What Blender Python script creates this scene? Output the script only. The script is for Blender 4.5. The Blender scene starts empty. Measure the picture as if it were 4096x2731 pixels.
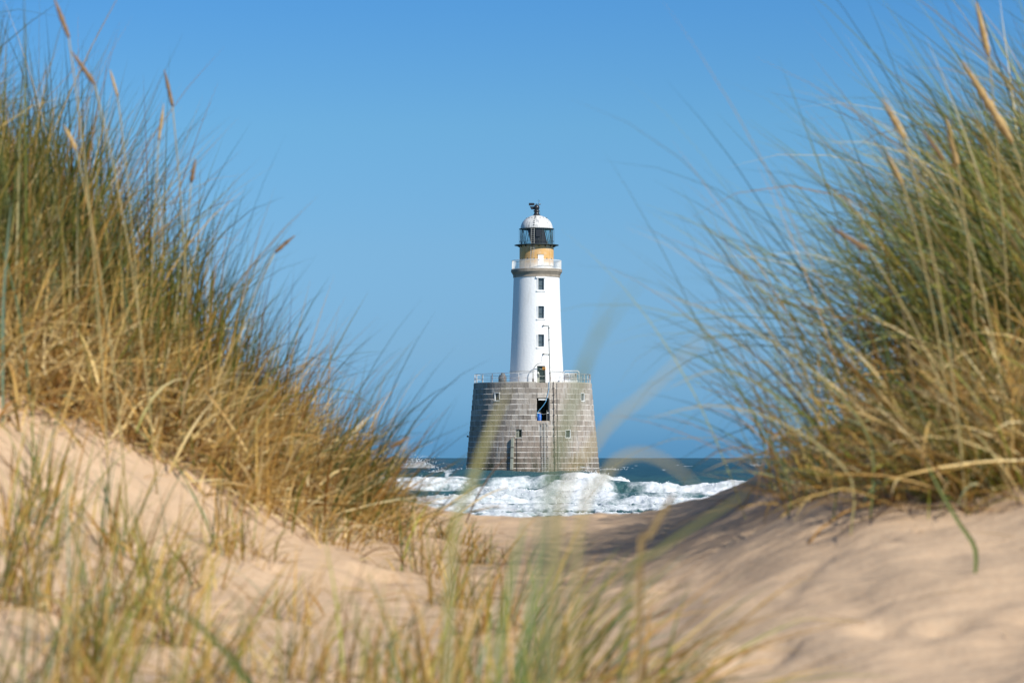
import bpy, math, random
import numpy as np

R = math.radians
random.seed(7)
rng = np.random.default_rng(11)
scn = bpy.context.scene
col = scn.collection

# ------------------------------------------------------------------ camera, sky, sun, exposure
FPX = 105.0 / 36.0 * 4096.0          # focal length in photograph pixels
ZC = 3.0                             # eye height above mean sea level
HOR = 1827.0                         # horizon row in the photograph
cam_d = bpy.data.cameras.new('camera')
cam_d.lens = 105.0
cam_d.sensor_width = 36.0
cam_d.shift_y = (HOR - 1365.5) / 4096.0
cam_d.clip_start = 0.05
cam_d.clip_end = 40000.0
cam_d.dof.use_dof = True
cam_d.dof.focus_distance = 375.0
cam_d.dof.aperture_fstop = 7.1
cam_d.dof.aperture_blades = 9
cam = bpy.data.objects.new('camera', cam_d)
cam.location = (0, 0, ZC)
cam.rotation_euler = (R(90), 0, 0)
col.objects.link(cam)
scn.camera = cam

SUN_AZ = 42.0      # degrees right of straight behind the camera
SUN_EL = 36.0
world = bpy.data.worlds.new('World')
scn.world = world
world.use_nodes = True
wn, wl = world.node_tree.nodes, world.node_tree.links
wn.clear()
sky = wn.new('ShaderNodeTexSky')
sky.sky_type = 'NISHITA'
sky.sun_disc = False
sky.sun_elevation = R(SUN_EL)
sky.sun_rotation = R(180 - SUN_AZ)
sky.altitude = 0
sky.air_density = 1.0
sky.dust_density = 0.3
sky.ozone_density = 1.6
tc = wn.new('ShaderNodeTexCoord')
sep = wn.new('ShaderNodeSeparateXYZ')
wl.new(tc.outputs['Generated'], sep.inputs[0])
mr = wn.new('ShaderNodeMapRange')
mr.inputs['From Min'].default_value = 0.0
mr.inputs['From Max'].default_value = 1.0
wl.new(sep.outputs['Z'], mr.inputs['Value'])
ramp = wn.new('ShaderNodeValToRGB')
SKY_TINT = [(0.0, (0.134, 0.402, 1.000)), (0.004, (0.137, 0.400, 1.000)), (0.0106, (0.169, 0.432, 1.000)), (0.019, (0.205, 0.462, 1.000)),
            (0.0357, (0.257, 0.482, 0.908)), (0.069, (0.308, 0.540, 0.864)), (0.110, (0.308, 0.593, 0.864)), (0.151, (0.244, 0.563, 0.908)),
            (0.30, (0.30, 0.62, 0.95)), (0.6, (0.50, 0.76, 1.0))]
el_ = ramp.color_ramp.elements
while len(el_) < len(SKY_TINT):
    el_.new(0.5)
for e, (p, c) in zip(el_, SKY_TINT):
    e.position = p
    e.color = (*c, 1)
wl.new(mr.outputs[0], ramp.inputs[0])
mul = wn.new('ShaderNodeMix')
mul.data_type = 'RGBA'
mul.blend_type = 'MULTIPLY'
mul.inputs['Factor'].default_value = 1.0
wl.new(sky.outputs[0], mul.inputs['A'])
wl.new(ramp.outputs[0], mul.inputs['B'])
bg = wn.new('ShaderNodeBackground')
bg.inputs['Strength'].default_value = 0.090
wl.new(mul.outputs['Result'], bg.inputs['Color'])
wo = wn.new('ShaderNodeOutputWorld')
wl.new(bg.outputs[0], wo.inputs[0])

sun_d = bpy.data.lights.new('sun', 'SUN')
sun_d.energy = 4.2
sun_d.angle = R(0.53)
sun_d.color = (1.0, 0.95, 0.87)
sun = bpy.data.objects.new('sun', sun_d)
sun.location = (60, -60, 80)
sun.rotation_euler = (R(90 - SUN_EL), 0, R(SUN_AZ))
col.objects.link(sun)

scn.view_settings.view_transform = 'Standard'
scn.view_settings.look = 'None'
scn.view_settings.gamma = 1.0
scn.view_settings.exposure = 0.35
scn.view_settings.use_curve_mapping = False
scn.cycles.max_bounces = 6
scn.cycles.transparent_max_bounces = 8
scn.cycles.use_denoising = True


def P(px, py, d):
    """world point seen at photograph pixel (px, py) at distance d along +Y"""
    return np.array([(px - 2048.0) / FPX * d, d, ZC - (py - HOR) / FPX * d])


# ------------------------------------------------------------------ noise
def _hash(ix, iy, seed):
    h = (ix.astype(np.int64) * 374761393 + iy.astype(np.int64) * 668265263 + seed * 974711) & 0x7fffffff
    h = ((h ^ (h >> 13)) * 1274126177) & 0x7fffffff
    return ((h ^ (h >> 16)) & 0xffff) / 65535.0


def perlin(x, y, seed=0):
    ix, iy = np.floor(x), np.floor(y)
    fx, fy = x - ix, y - iy
    u, v = fx * fx * fx * (fx * (fx * 6 - 15) + 10), fy * fy * fy * (fy * (fy * 6 - 15) + 10)

    def g(dx, dy):
        a = _hash(ix + dx, iy + dy, seed) * 2 * np.pi
        return np.cos(a) * (fx - dx) + np.sin(a) * (fy - dy)
    a = g(0, 0) * (1 - u) + g(1, 0) * u
    b = g(0, 1) * (1 - u) + g(1, 1) * u
    return (a * (1 - v) + b * v) * 1.5


def fbm(x, y, octv=4, seed=0, gain=0.5):
    s, a, n = 0, 1.0, 0
    for i in range(octv):
        s = s + a * perlin(x * 2 ** i, y * 2 ** i, seed + i * 17)
        n += a
        a *= gain
    return s / n


def billow(x, y, octv=4, seed=0, gain=0.55):
    s, a, n = 0, 1.0, 0
    for i in range(octv):
        s = s + a * np.abs(perlin(x * 2 ** i, y * 2 ** i, seed + i * 17))
        n += a
        a *= gain
    return s / n


def sstep(a, b, x):
    t = np.clip((x - a) / (b - a), 0, 1)
    return t * t * (3 - 2 * t)


# ------------------------------------------------------------------ materials
def new_mat(name):
    m = bpy.data.materials.new(name)
    m.use_nodes = True
    nt = m.node_tree
    return m, nt, nt.nodes['Principled BSDF']


def N(nt, typ, **kw):
    n = nt.nodes.new(typ)
    for k, v in kw.items():
        if k.startswith('i_'):
            n.inputs[k[2:].replace('_', ' ')].default_value = v
        else:
            setattr(n, k, v)
    return n


def mixc(nt, fac, a, b, blend='MIX'):
    n = nt.nodes.new('ShaderNodeMix')
    n.data_type = 'RGBA'
    n.blend_type = blend
    for sock, v in ((n.inputs['Factor'], fac), (n.inputs['A'], a), (n.inputs['B'], b)):
        if isinstance(v, (int, float)):
            sock.default_value = v
        elif isinstance(v, tuple):
            sock.default_value = (*v, 1) if len(v) == 3 else v
        else:
            nt.links.new(v, sock)
    return n.outputs['Result']


def noise(nt, scale, detail=4, rough=0.6, vec=None, stretch=None):
    n = N(nt, 'ShaderNodeTexNoise', i_Scale=scale, i_Detail=detail, i_Roughness=rough)
    if vec is None:
        vec = N(nt, 'ShaderNodeTexCoord').outputs['Object']
    if stretch:
        mp = N(nt, 'ShaderNodeMapping')
        mp.inputs['Scale'].default_value = stretch
        nt.links.new(vec, mp.inputs['Vector'])
        vec = mp.outputs[0]
    nt.links.new(vec, n.inputs['Vector'])
    return n.outputs['Fac']


def rampf(nt, fac, lo, hi):
    n = N(nt, 'ShaderNodeMapRange')
    n.inputs['From Min'].default_value = lo
    n.inputs['From Max'].default_value = hi
    nt.links.new(fac, n.inputs['Value'])
    return n.outputs[0]


def bump(nt, bsdf, h, strength, dist):
    b = N(nt, 'ShaderNodeBump', i_Strength=strength, i_Distance=dist)
    nt.links.new(h, b.inputs['Height'])
    nt.links.new(b.outputs[0], bsdf.inputs['Normal'])


def paint(name, c, rough=0.5, metal=0.0, dirt=None, dscale=2.0, damt=(0.5, 0.8), stretch=None, bmp=0.0, bscale=8.0):
    m, nt, b = new_mat(name)
    b.inputs['Roughness'].default_value = rough
    b.inputs['Metallic'].default_value = metal
    if dirt:
        f = rampf(nt, noise(nt, dscale, 6, 0.65, stretch=stretch), *damt)
        nt.links.new(mixc(nt, f, c, dirt), b.inputs['Base Color'])
    else:
        b.inputs['Base Color'].default_value = (*c, 1)
    if bmp:
        bump(nt, b, noise(nt, bscale, 5), bmp, 0.05)
    return m


# granite blocks: per-block tone from a mesh attribute, vertical lime runs, damp brown foot
def granite_mat():
    m, nt, b = new_mat('granite')
    b.inputs['Roughness'].default_value = 0.85
    at = N(nt, 'ShaderNodeAttribute', attribute_name='tone')
    ramp = N(nt, 'ShaderNodeValToRGB')
    e = ramp.color_ramp.elements
    e[0].position, e[0].color = 0.0, (0.17, 0.145, 0.12, 1)
    e[1].position, e[1].color = 1.0, (0.54, 0.475, 0.40, 1)
    k = e.new(0.35); k.color = (0.29, 0.245, 0.20, 1)
    k = e.new(0.6); k.color = (0.39, 0.325, 0.262, 1)
    k = e.new(0.8); k.color = (0.44, 0.385, 0.325, 1)
    nt.links.new(at.outputs['Fac'], ramp.inputs[0])
    oc = N(nt, 'ShaderNodeTexCoord').outputs['Object']
    grain = noise(nt, 9.0, 6, 0.7, oc)
    c = mixc(nt, rampf(nt, grain, 0.3, 0.75), ramp.outputs[0], (0.20, 0.18, 0.16), 'MIX')
    c = mixc(nt, 0.55, c, ramp.outputs[0])
    # brown-pink towards the wave-washed foot (real change of stone and algae)
    sepz = N(nt, 'ShaderNodeSeparateXYZ')
    nt.links.new(oc, sepz.inputs[0])
    low = rampf(nt, sepz.outputs['Z'], 9.0, 3.0)
    c = mixc(nt, low, c, mixc(nt, 0.62, c, (0.25, 0.18, 0.135)))
    # weathered pale runs below ledges
    runs = noise(nt, 1.0, 6, 0.7, oc, stretch=(2.6, 2.6, 0.22))
    patch = noise(nt, 0.22, 3, 0.5, oc)
    mm = N(nt, 'ShaderNodeMath', operation='MULTIPLY')
    nt.links.new(rampf(nt, runs, 0.47, 0.66), mm.inputs[0])
    nt.links.new(rampf(nt, patch, 0.38, 0.62), mm.inputs[1])
    m2 = N(nt, 'ShaderNodeMath', operation='MULTIPLY')
    nt.links.new(mm.outputs[0], m2.inputs[0])
    m2.inputs[1].default_value = 0.75
    c = mixc(nt, m2.outputs[0], c, (0.56, 0.54, 0.50))
    # dark algae near the water
    weed = N(nt, 'ShaderNodeMath', operation='MULTIPLY')
    nt.links.new(rampf(nt, sepz.outputs['Z'], 4.4, 2.0), weed.inputs[0])
    nt.links.new(rampf(nt, noise(nt, 0.8, 6, 0.65, oc, stretch=(1.6, 1.6, 0.5)), 0.38, 0.62), weed.inputs[1])
    c = mixc(nt, weed.outputs[0], c, (0.06, 0.06, 0.035))
    nt.links.new(c, b.inputs['Base Color'])
    bump(nt, b, noise(nt, 7.0, 5, 0.65, oc), 0.9, 0.09)
    return m


M = {}
M['granite'] = granite_mat()
M['lime'] = paint('lime_washed_ledge', (0.66, 0.63, 0.57), 0.9, dirt=(0.30, 0.27, 0.23), dscale=0.7, damt=(0.40, 0.62))
M['mortar'] = paint('mortar', (0.52, 0.48, 0.42), 0.9, dirt=(0.26, 0.24, 0.2), dscale=0.8)
M['white_tower'] = paint('white_tower_paint', (0.82, 0.82, 0.80), 0.6, dirt=(0.66, 0.64, 0.59), dscale=0.7,
                         damt=(0.55, 0.8), stretch=(1.5, 1.5, 0.25), bmp=0.5, bscale=3.5)
M['white'] = paint('white_metal_paint', (0.80, 0.80, 0.77), 0.45, dirt=(0.42, 0.33, 0.24), dscale=3.0, damt=(0.58, 0.78))
M['rail_rust'] = paint('rusty_white_rail', (0.72, 0.68, 0.61), 0.6, dirt=(0.24, 0.13, 0.085), dscale=0.55, damt=(0.46, 0.56))
M['sandstone'] = paint('sandstone_trim', (0.33, 0.28, 0.22), 0.85, dirt=(0.20, 0.17, 0.13), dscale=1.2, damt=(0.4, 0.7), bmp=0.5)
M['black'] = paint('black_metal', (0.022, 0.023, 0.026), 0.32, dirt=(0.30, 0.30, 0.29), dscale=3.0, damt=(0.66, 0.9), stretch=(2, 2, 0.4))
M['dark_frame'] = paint('dark_frame_paint', (0.03, 0.045, 0.045), 0.4)
M['door_green'] = paint('dark_green_door', (0.018, 0.035, 0.028), 0.4, dirt=(0.09, 0.10, 0.08), dscale=2.0, damt=(0.6, 0.9))
M['door_pale'] = paint('weathered_pale_door', (0.30, 0.31, 0.25), 0.7, dirt=(0.17, 0.19, 0.14), dscale=2.0)
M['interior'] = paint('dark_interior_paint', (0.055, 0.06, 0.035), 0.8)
M['wood'] = paint('weathered_board', (0.46, 0.38, 0.29), 0.85, dirt=(0.25, 0.2, 0.15), dscale=2.5)
M['steel'] = paint('galvanised_steel', (0.46, 0.46, 0.42), 0.5, 0.3, dirt=(0.26, 0.2, 0.14), dscale=2.5)
M['tank'] = paint('dark_grey_tank', (0.12, 0.135, 0.14), 0.55, dirt=(0.19, 0.20, 0.19), dscale=2.0)
M['box'] = paint('weathered_grey_box', (0.40, 0.41, 0.40), 0.6, dirt=(0.20, 0.20, 0.19), dscale=3.0)
M['orange'] = paint('orange_casing', (0.80, 0.33, 0.02), 0.4)
M['blue'] = paint('blue_plastic', (0.015, 0.13, 0.52), 0.35)
M['hose_blue'] = paint('pale_blue_hose', (0.12, 0.40, 0.66), 0.4)
M['cable'] = paint('dark_cable', (0.085, 0.072, 0.06), 0.7)
M['slab'] = paint('concrete_slab', (0.50, 0.47, 0.40), 0.9, dirt=(0.32, 0.3, 0.25), dscale=1.2)


def yellow_drum_mat():
    m, nt, b = new_mat('ochre_drum_paint')
    b.inputs['Roughness'].default_value = 0.6
    oc = N(nt, 'ShaderNodeTexCoord').outputs['Object']
    s = N(nt, 'ShaderNodeSeparateXYZ')
    nt.links.new(oc, s.inputs[0])
    c = mixc(nt, rampf(nt, noise(nt, 0.8, 5, 0.6, oc, stretch=(2, 2, 0.5)), 0.45, 0.75), (0.62, 0.36, 0.12), (0.55, 0.33, 0.13))
    # chalky white repaint near the gallery floor, strongest round the door
    ad = N(nt, 'ShaderNodeMath', operation='ADD')
    nt.links.new(rampf(nt, s.outputs['Z'], 27.95, 27.25), ad.inputs[0])
    sb = N(nt, 'ShaderNodeMath', operation='MULTIPLY_ADD')
    nt.links.new(noise(nt, 1.5, 5, 0.6, oc), sb.inputs[0])
    sb.inputs[1].default_value = 1.4
    sb.inputs[2].default_value = -0.7
    nt.links.new(sb.outputs[0], ad.inputs[1])
    ad.use_clamp = True
    mu = N(nt, 'ShaderNodeMath', operation='MULTIPLY')
    nt.links.new(ad.outputs[0], mu.inputs[0])
    nt.links.new(rampf(nt, s.outputs['X'], -1.9, 0.6), mu.inputs[1])
    c = mixc(nt, mu.outputs[0], c, (0.78, 0.76, 0.70))
    st = N(nt, 'ShaderNodeMath', operation='MULTIPLY')
    nt.links.new(rampf(nt, s.outputs['Z'], 28.9, 29.8), st.inputs[0])
    nt.links.new(rampf(nt, noise(nt, 1.2, 5, 0.7, oc, stretch=(3, 3, 0.6)), 0.45, 0.65), st.inputs[1])
    c = mixc(nt, st.outputs[0], c, (0.62, 0.55, 0.42))
    nt.links.new(c, b.inputs['Base Color'])
    return m


def dome_mat():
    m, nt, b = new_mat('streaked_dome_paint')
    b.inputs['Roughness'].default_value = 0.5
    oc = N(nt, 'ShaderNodeTexCoord').outputs['Object']
    s = N(nt, 'ShaderNodeSeparateXYZ')
    nt.links.new(oc, s.inputs[0])
    st = noise(nt, 1.0, 6, 0.7, oc, stretch=(5, 5, 0.8))
    big = noise(nt, 0.7, 3, 0.5, oc)
    a = N(nt, 'ShaderNodeMath', operation='MULTIPLY')
    nt.links.new(rampf(nt, st, 0.44, 0.62), a.inputs[0])
    nt.links.new(rampf(nt, big, 0.32, 0.62), a.inputs[1])
    c = mixc(nt, a.outputs[0], (0.72, 0.71, 0.67), (0.22, 0.22, 0.23))
    nt.links.new(c, b.inputs['Base Color'])
    return m


def glass_mat(name, tint, alpha, rough=0.05):
    m, nt, b = new_mat(name)
    b.inputs['Base Color'].default_value = (*tint, 1)
    b.inputs['Roughness'].default_value = rough
    tr = N(nt, 'ShaderNodeBsdfTransparent')
    tr.inputs['Color'].default_value = (0.88, 0.94, 0.95, 1)
    mx = N(nt, 'ShaderNodeMixShader')
    mx.inputs[0].default_value = alpha
    nt.links.new(tr.outputs[0], mx.inputs[1])
    nt.links.new(b.outputs[0], mx.inputs[2])
    nt.links.new(mx.outputs[0], nt.nodes['Material Output'].inputs['Surface'])
    return m


M['yellow'] = yellow_drum_mat()
M['dome'] = dome_mat()
M['lantern_glass'] = glass_mat('lantern_glass', (0.10, 0.22, 0.24), 0.18)
M['pane'] = paint('dusty_window_pane', (0.075, 0.10, 0.115), 0.12, dirt=(0.25, 0.28, 0.29), dscale=5.0, damt=(0.55, 0.8))
M['pane_dark'] = paint('dark_window_pane', (0.03, 0.04, 0.06), 0.12, dirt=(0.12, 0.13, 0.16), dscale=4.0, damt=(0.5, 0.8))


def sand_mat():
    m, nt, b = new_mat('dune_sand')
    b.inputs['Roughness'].default_value = 0.95
    b.inputs['Specular IOR Level'].default_value = 0.15
    oc = N(nt, 'ShaderNodeTexCoord').outputs['Object']
    c = mixc(nt, rampf(nt, noise(nt, 1.1, 5, 0.6, oc), 0.35, 0.7), (0.61, 0.44, 0.28), (0.55, 0.39, 0.245))
    c = mixc(nt, rampf(nt, noise(nt, 60.0, 3, 0.7, oc), 0.4, 0.8), c, (0.50, 0.33, 0.20))
    nt.links.new(c, b.inputs['Base Color'])
    w = N(nt, 'ShaderNodeTexWave', i_Scale=3.2, i_Distortion=5.0, i_Detail=3.0)
    w.inputs['Detail Scale'].default_value = 1.4
    mp = N(nt, 'ShaderNodeMapping')
    mp.inputs['Rotation'].default_value = (0, 0, R(70))
    nt.links.new(oc, mp.inputs[0])
    nt.links.new(mp.outputs[0], w.inputs[0])
    hh = mixc(nt, 0.85, w.outputs['Fac'], noise(nt, 9.0, 5, 0.65, oc))
    bump(nt, b, hh, 0.6, 0.02)
    return m


def sea_mat():
    m, nt, b = new_mat('sea_water')
    at = N(nt, 'ShaderNodeAttribute', attribute_name='foam')
    dp = N(nt, 'ShaderNodeAttribute', attribute_name='shallow')
    oc = N(nt, 'ShaderNodeTexCoord').outputs['Object']
    water = mixc(nt, dp.outputs['Fac'], (0.020, 0.078, 0.100), (0.060, 0.150, 0.138))
    b.inputs['Roughness'].default_value = 0.16
    b.inputs['IOR'].default_value = 1.33
    f = N(nt, 'ShaderNodeMath', operation='MULTIPLY_ADD')
    nt.links.new(noise(nt, 1.6, 6, 0.7, oc, stretch=(1, 0.35, 1)), f.inputs[0])
    f.inputs[1].default_value = 0.9
    f.inputs[2].default_value = -0.45
    f2 = N(nt, 'ShaderNodeMath', operation='ADD')
    nt.links.new(at.outputs['Fac'], f2.inputs[0])
    nt.links.new(f.outputs[0], f2.inputs[1])
    ff = rampf(nt, f2.outputs[0], 0.34, 0.72)
    thin = rampf(nt, noise(nt, 0.75, 8, 0.72, oc, stretch=(1.0, 1.0, 0.7)), 0.44, 0.66)
    foamc = mixc(nt, thin, (0.74, 0.76, 0.76), (0.42, 0.48, 0.48))
    bp = N(nt, 'ShaderNodeBump', i_Strength=0.9, i_Distance=0.8)
    calm = N(nt, 'ShaderNodeMath', operation='MULTIPLY_ADD')
    nt.links.new(ff, calm.inputs[0])
    calm.inputs[1].default_value = -0.72
    calm.inputs[2].default_value = 0.9
    nt.links.new(calm.outputs[0], bp.inputs['Strength'])
    nt.links.new(noise(nt, 0.9, 8, 0.68, oc, stretch=(1, 0.7, 1)), bp.inputs['Height'])
    # water: turbid body plus sky reflection; ruffled water never mirrors fully at grazing angles
    df = N(nt, 'ShaderNodeBsdfDiffuse')
    nt.links.new(mixc(nt, ff, water, foamc), df.inputs['Color'])
    gl = N(nt, 'ShaderNodeBsdfGlossy', i_Roughness=0.18)
    fr = N(nt, 'ShaderNodeFresnel', i_IOR=1.33)
    for n_ in (df, gl, fr):
        nt.links.new(bp.outputs[0], n_.inputs['Normal'])
    mn = N(nt, 'ShaderNodeMath', operation='MINIMUM')
    nt.links.new(fr.outputs[0], mn.inputs[0])
    mn.inputs[1].default_value = 0.26
    dry = N(nt, 'ShaderNodeMath', operation='MULTIPLY_ADD')
    nt.links.new(ff, dry.inputs[0])
    dry.inputs[1].default_value = -1.0
    dry.inputs[2].default_value = 1.0
    mm = N(nt, 'ShaderNodeMath', operation='MULTIPLY')
    nt.links.new(mn.outputs[0], mm.inputs[0])
    nt.links.new(dry.outputs[0], mm.inputs[1])
    mx = N(nt, 'ShaderNodeMixShader')
    nt.links.new(mm.outputs[0], mx.inputs[0])
    nt.links.new(df.outputs[0], mx.inputs[1])
    nt.links.new(gl.outputs[0], mx.inputs[2])
    nt.links.new(mx.outputs[0], nt.nodes['Material Output'].inputs['Surface'])
    return m


def grass_mat():
    m, nt, b = new_mat('marram_blade')
    at = N(nt, 'ShaderNodeAttribute', attribute_name='tint')
    nt.links.new(at.outputs['Color'], b.inputs['Base Color'])
    b.inputs['Roughness'].default_value = 0.55
    b.inputs['Specular IOR Level'].default_value = 0.25
    tl = N(nt, 'ShaderNodeBsdfTranslucent')
    nt.links.new(at.outputs['Color'], tl.inputs['Color'])
    mx = N(nt, 'ShaderNodeMixShader')
    mx.inputs[0].default_value = 0.28
    nt.links.new(b.outputs[0], mx.inputs[1])
    nt.links.new(tl.outputs[0], mx.inputs[2])
    nt.links.new(mx.outputs[0], nt.nodes['Material Output'].inputs['Surface'])
    return m


M['sand'] = sand_mat()
M['sea'] = sea_mat()
M['grass'] = grass_mat()
M['spike'] = paint('seed_head', (0.48, 0.33, 0.13), 0.8, dirt=(0.30, 0.18, 0.07), dscale=60.0, damt=(0.4, 0.7))
M['stem'] = paint('seed_stem', (0.34, 0.27, 0.11), 0.7)
M['spike_dark'] = paint('dark_seed_head', (0.17, 0.10, 0.045), 0.8, dirt=(0.27, 0.17, 0.075), dscale=60.0, damt=(0.4, 0.7))
M['foam'] = paint('foam', (0.78, 0.80, 0.80), 0.8)


# ------------------------------------------------------------------ mesh helpers
def link(o, parent=None):
    col.objects.link(o)
    if parent is not None:
        o.parent = parent
    return o


def tag(o, label=None, cat=None, group=None, kind=None):
    for k, v in (('label', label), ('category', cat), ('group', group), ('kind', kind)):
        if v:
            o[k] = v
    return o


def empty(name, loc):
    o = bpy.data.objects.new(name, None)
    o.location = loc
    o.empty_display_size = 0.2
    return link(o)


class MB:
    """collects verts and faces, then builds one mesh object"""

    def __init__(self, f=None):
        self.v, self.f, self.m, self.fr = [], [], [], f

    def add(self, vs, fs, mi=0):
        n = len(self.v)
        if self.fr:
            vs = [self.fr(*p) for p in vs]
        self.v += [tuple(p) for p in vs]
        self.f += [tuple(i + n for i in f) for f in fs]
        self.m += [mi] * len(fs)
        return self

    def box(self, x0, x1, y0, y1, z0, z1, mi=0):
        vs = [(x, y, z) for z in (z0, z1) for y in (y0, y1) for x in (x0, x1)]
        fs = [(0, 2, 3, 1), (4, 5, 7, 6), (0, 1, 5, 4), (2, 6, 7, 3), (0, 4, 6, 2), (1, 3, 7, 5)]
        return self.add(vs, fs, mi)

    def tube(self, pts, r, n=8, caps=True, closed=False, mi=0):
        pts = [np.array(p, float) for p in pts]
        rs = r if hasattr(r, '__len__') else [r] * len(pts)
        vs, fs = [], []
        up = None
        L = len(pts)
        for i, p in enumerate(pts):
            if closed:
                t = pts[(i + 1) % L] - pts[i - 1]
            else:
                t = pts[min(i + 1, L - 1)] - pts[max(i - 1, 0)]
            t = t / (np.linalg.norm(t) + 1e-12)
            if up is None:
                a = np.array((0, 0, 1.0)) if abs(t[2]) < 0.9 else np.array((1.0, 0, 0))
                up = np.cross(t, a)
            up = up - t * np.dot(up, t)
            up /= np.linalg.norm(up) + 1e-12
            w = np.cross(t, up)
            for k in range(n):
                an = 2 * math.pi * k / n
                vs.append(p + rs[i] * (math.cos(an) * up + math.sin(an) * w))
        for i in range(L if closed else L - 1):
            j = (i + 1) % L
            for k in range(n):
                fs.append((i * n + k, i * n + (k + 1) % n, j * n + (k + 1) % n, j * n + k))
        if caps and not closed:
            fs.append(tuple(range(n))[::-1])
            fs.append(tuple((L - 1) * n + k for k in range(n)))
        return self.add(vs, fs, mi)

    def lathe(self, prof, seg=48, cx=0.0, cy=0.0, th0=0.0, th1=2 * math.pi, mi=0):
        full = abs(th1 - th0 - 2 * math.pi) < 1e-6
        cols = seg if full else seg + 1
        vs, fs = [], []
        for r, z in prof:
            for k in range(cols):
                a = th0 + (th1 - th0) * k / seg
                vs.append((cx + r * math.sin(a), cy - r * math.cos(a), z))
        for i in range(len(prof) - 1):
            for k in range(seg):
                k2 = (k + 1) % cols
                fs.append((i * cols + k, i * cols + k2, (i + 1) * cols + k2, (i + 1) * cols + k))
        return self.add(vs, fs, mi)

    def build(self, name, mats, parent=None, smooth=False):
        me = bpy.data.meshes.new(name)
        me.from_pydata(self.v, [], self.f)
        for m in (mats if isinstance(mats, (list, tuple)) else [mats]):
            me.materials.append(m)
        if any(self.m):
            me.polygons.foreach_set('material_index', self.m)
        if smooth:
            me.polygons.foreach_set('use_smooth', [True] * len(self.f))
        me.update()
        return link(bpy.data.objects.new(name, me), parent)


def np_mesh(name, verts, faces, mat, attrs=(), smooth=True, parent=None):
    """verts (N,3), faces (M,k) arrays; attrs: (name, 'FLOAT'|'FLOAT_COLOR', data)"""
    me = bpy.data.meshes.new(name)
    nv, (nf, k) = len(verts), faces.shape
    me.vertices.add(nv)
    me.vertices.foreach_set('co', np.ascontiguousarray(verts, np.float32).ravel())
    me.loops.add(nf * k)
    me.loops.foreach_set('vertex_index', np.ascontiguousarray(faces, np.int32).ravel())
    me.polygons.add(nf)
    me.polygons.foreach_set('loop_start', np.arange(0, nf * k, k, dtype=np.int32))
    me.polygons.foreach_set('loop_total', np.full(nf, k, dtype=np.int32))
    if smooth:
        me.polygons.foreach_set('use_smooth', np.ones(nf, dtype=bool))
    for an, ty, data in attrs:
        a = me.attributes.new(an, ty, 'POINT')
        a.data.foreach_set('value' if ty == 'FLOAT' else 'color', np.ascontiguousarray(data, np.float32).ravel())
    me.materials.append(mat)
    me.update(calc_edges=True)
    me.validate()
    return link(bpy.data.objects.new(name, me), parent)


def grid_faces(nr, nc):
    i = np.arange(nr - 1)[:, None] * nc + np.arange(nc - 1)[None, :]
    i = i.ravel()
    return np.stack([i, i + 1, i + nc + 1, i + nc], 1)


# ------------------------------------------------------------------ terrain
CTRL = [
    # (photo px, photo py, distance)
    (0, 2731, 6.5), (0, 2300, 8), (0, 1960, 9), (0, 1620, 10), (0, 1360, 11), (0, 1130, 12), (0, 900, 13.5), (0, 830, 16),
    (400, 2740, 6.5), (400, 2400, 8), (400, 2150, 9), (400, 1860, 10), (400, 1650, 11), (400, 1480, 12), (400, 1280, 13.5), (400, 1190, 16),
    (800, 2750, 6.5), (800, 2480, 8), (800, 2200, 9.5), (800, 1910, 11), (800, 1740, 12.5), (800, 1620, 14), (800, 1570, 17),
    (1200, 2520, 8), (1200, 2250, 10), (1200, 2110, 11.5), (1200, 1980, 13), (1200, 1920, 15), (1200, 1930, 18),
    (1600, 2540, 8), (1600, 2330, 10), (1600, 2190, 12), (1600, 2090, 14), (1600, 2050, 16), (1600, 2065, 19),
    (2048, 2750, 6.5), (2048, 2560, 8), (2048, 2370, 10), (2048, 2240, 12), (2048, 2140, 14), (2048, 2078, 16), (2048, 2070, 18), (2048, 2125, 22),
    (2400, 2720, 6.5), (2400, 2540, 8), (2400, 2340, 10), (2400, 2220, 12), (2400, 2130, 14), (2400, 2068, 16), (2400, 2058, 18), (2400, 2105, 22),
    (2800, 2640, 6.5), (2800, 2400, 8), (2800, 2230, 9), (2800, 2125, 10), (2800, 2120, 11), (2800, 2130, 12.5), (2800, 2066, 15), (2800, 2030, 17), (2800, 2038, 20),
    (3200, 2560, 6.5), (3200, 2290, 7.5), (3200, 2060, 8.5), (3200, 1935, 9.5), (3200, 1940, 10.5), (3200, 1985, 12), (3200, 1975, 15), (3200, 1965, 18),
    (3600, 2500, 6.5), (3600, 2200, 7.5), (3600, 1950, 8.5), (3600, 1800, 9.5), (3600, 1660, 11), (3600, 1560, 13), (3600, 1560, 17),
    (4096, 2480, 6.5), (4096, 2170, 7.5), (4096, 1970, 8.2), (4096, 1770, 9), (4096, 1500, 10), (4096, 1200, 12), (4096, 1100, 15),
    (4800, 2300, 6.5), (4800, 1830, 8), (4800, 1350, 10), (4800, 1000, 13), (4800, 1000, 16),
    (-700, 2600, 6.5), (-700, 2100, 8), (-700, 1300, 10), (-700, 760, 12), (-700, 700, 15),
]
_c = np.array([P(*q) for q in CTRL])
_c[:, 2] -= ZC
_extra = np.array([(-1.5, 3, -.5), (0, 3, -.5), (1.5, 3, -.5), (-3, 0, -.5), (0, 0, -.52), (3, 0, -.5), (0, -4, -.5), (-4, -4, -.4), (4, -4, -.4),
                   (-0.8, 5, -.5), (0, 5, -.5), (0.8, 5, -.49), (-4, 24, .2), (4, 24, -.1), (0, 26, -.85), (-2, 26, -.7), (2, 26, -.75)])
_c = np.vstack([_c, _extra])
_n = len(_c)


def _U(r2):
    return r2 * np.log(r2 + 1e-9)


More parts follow.
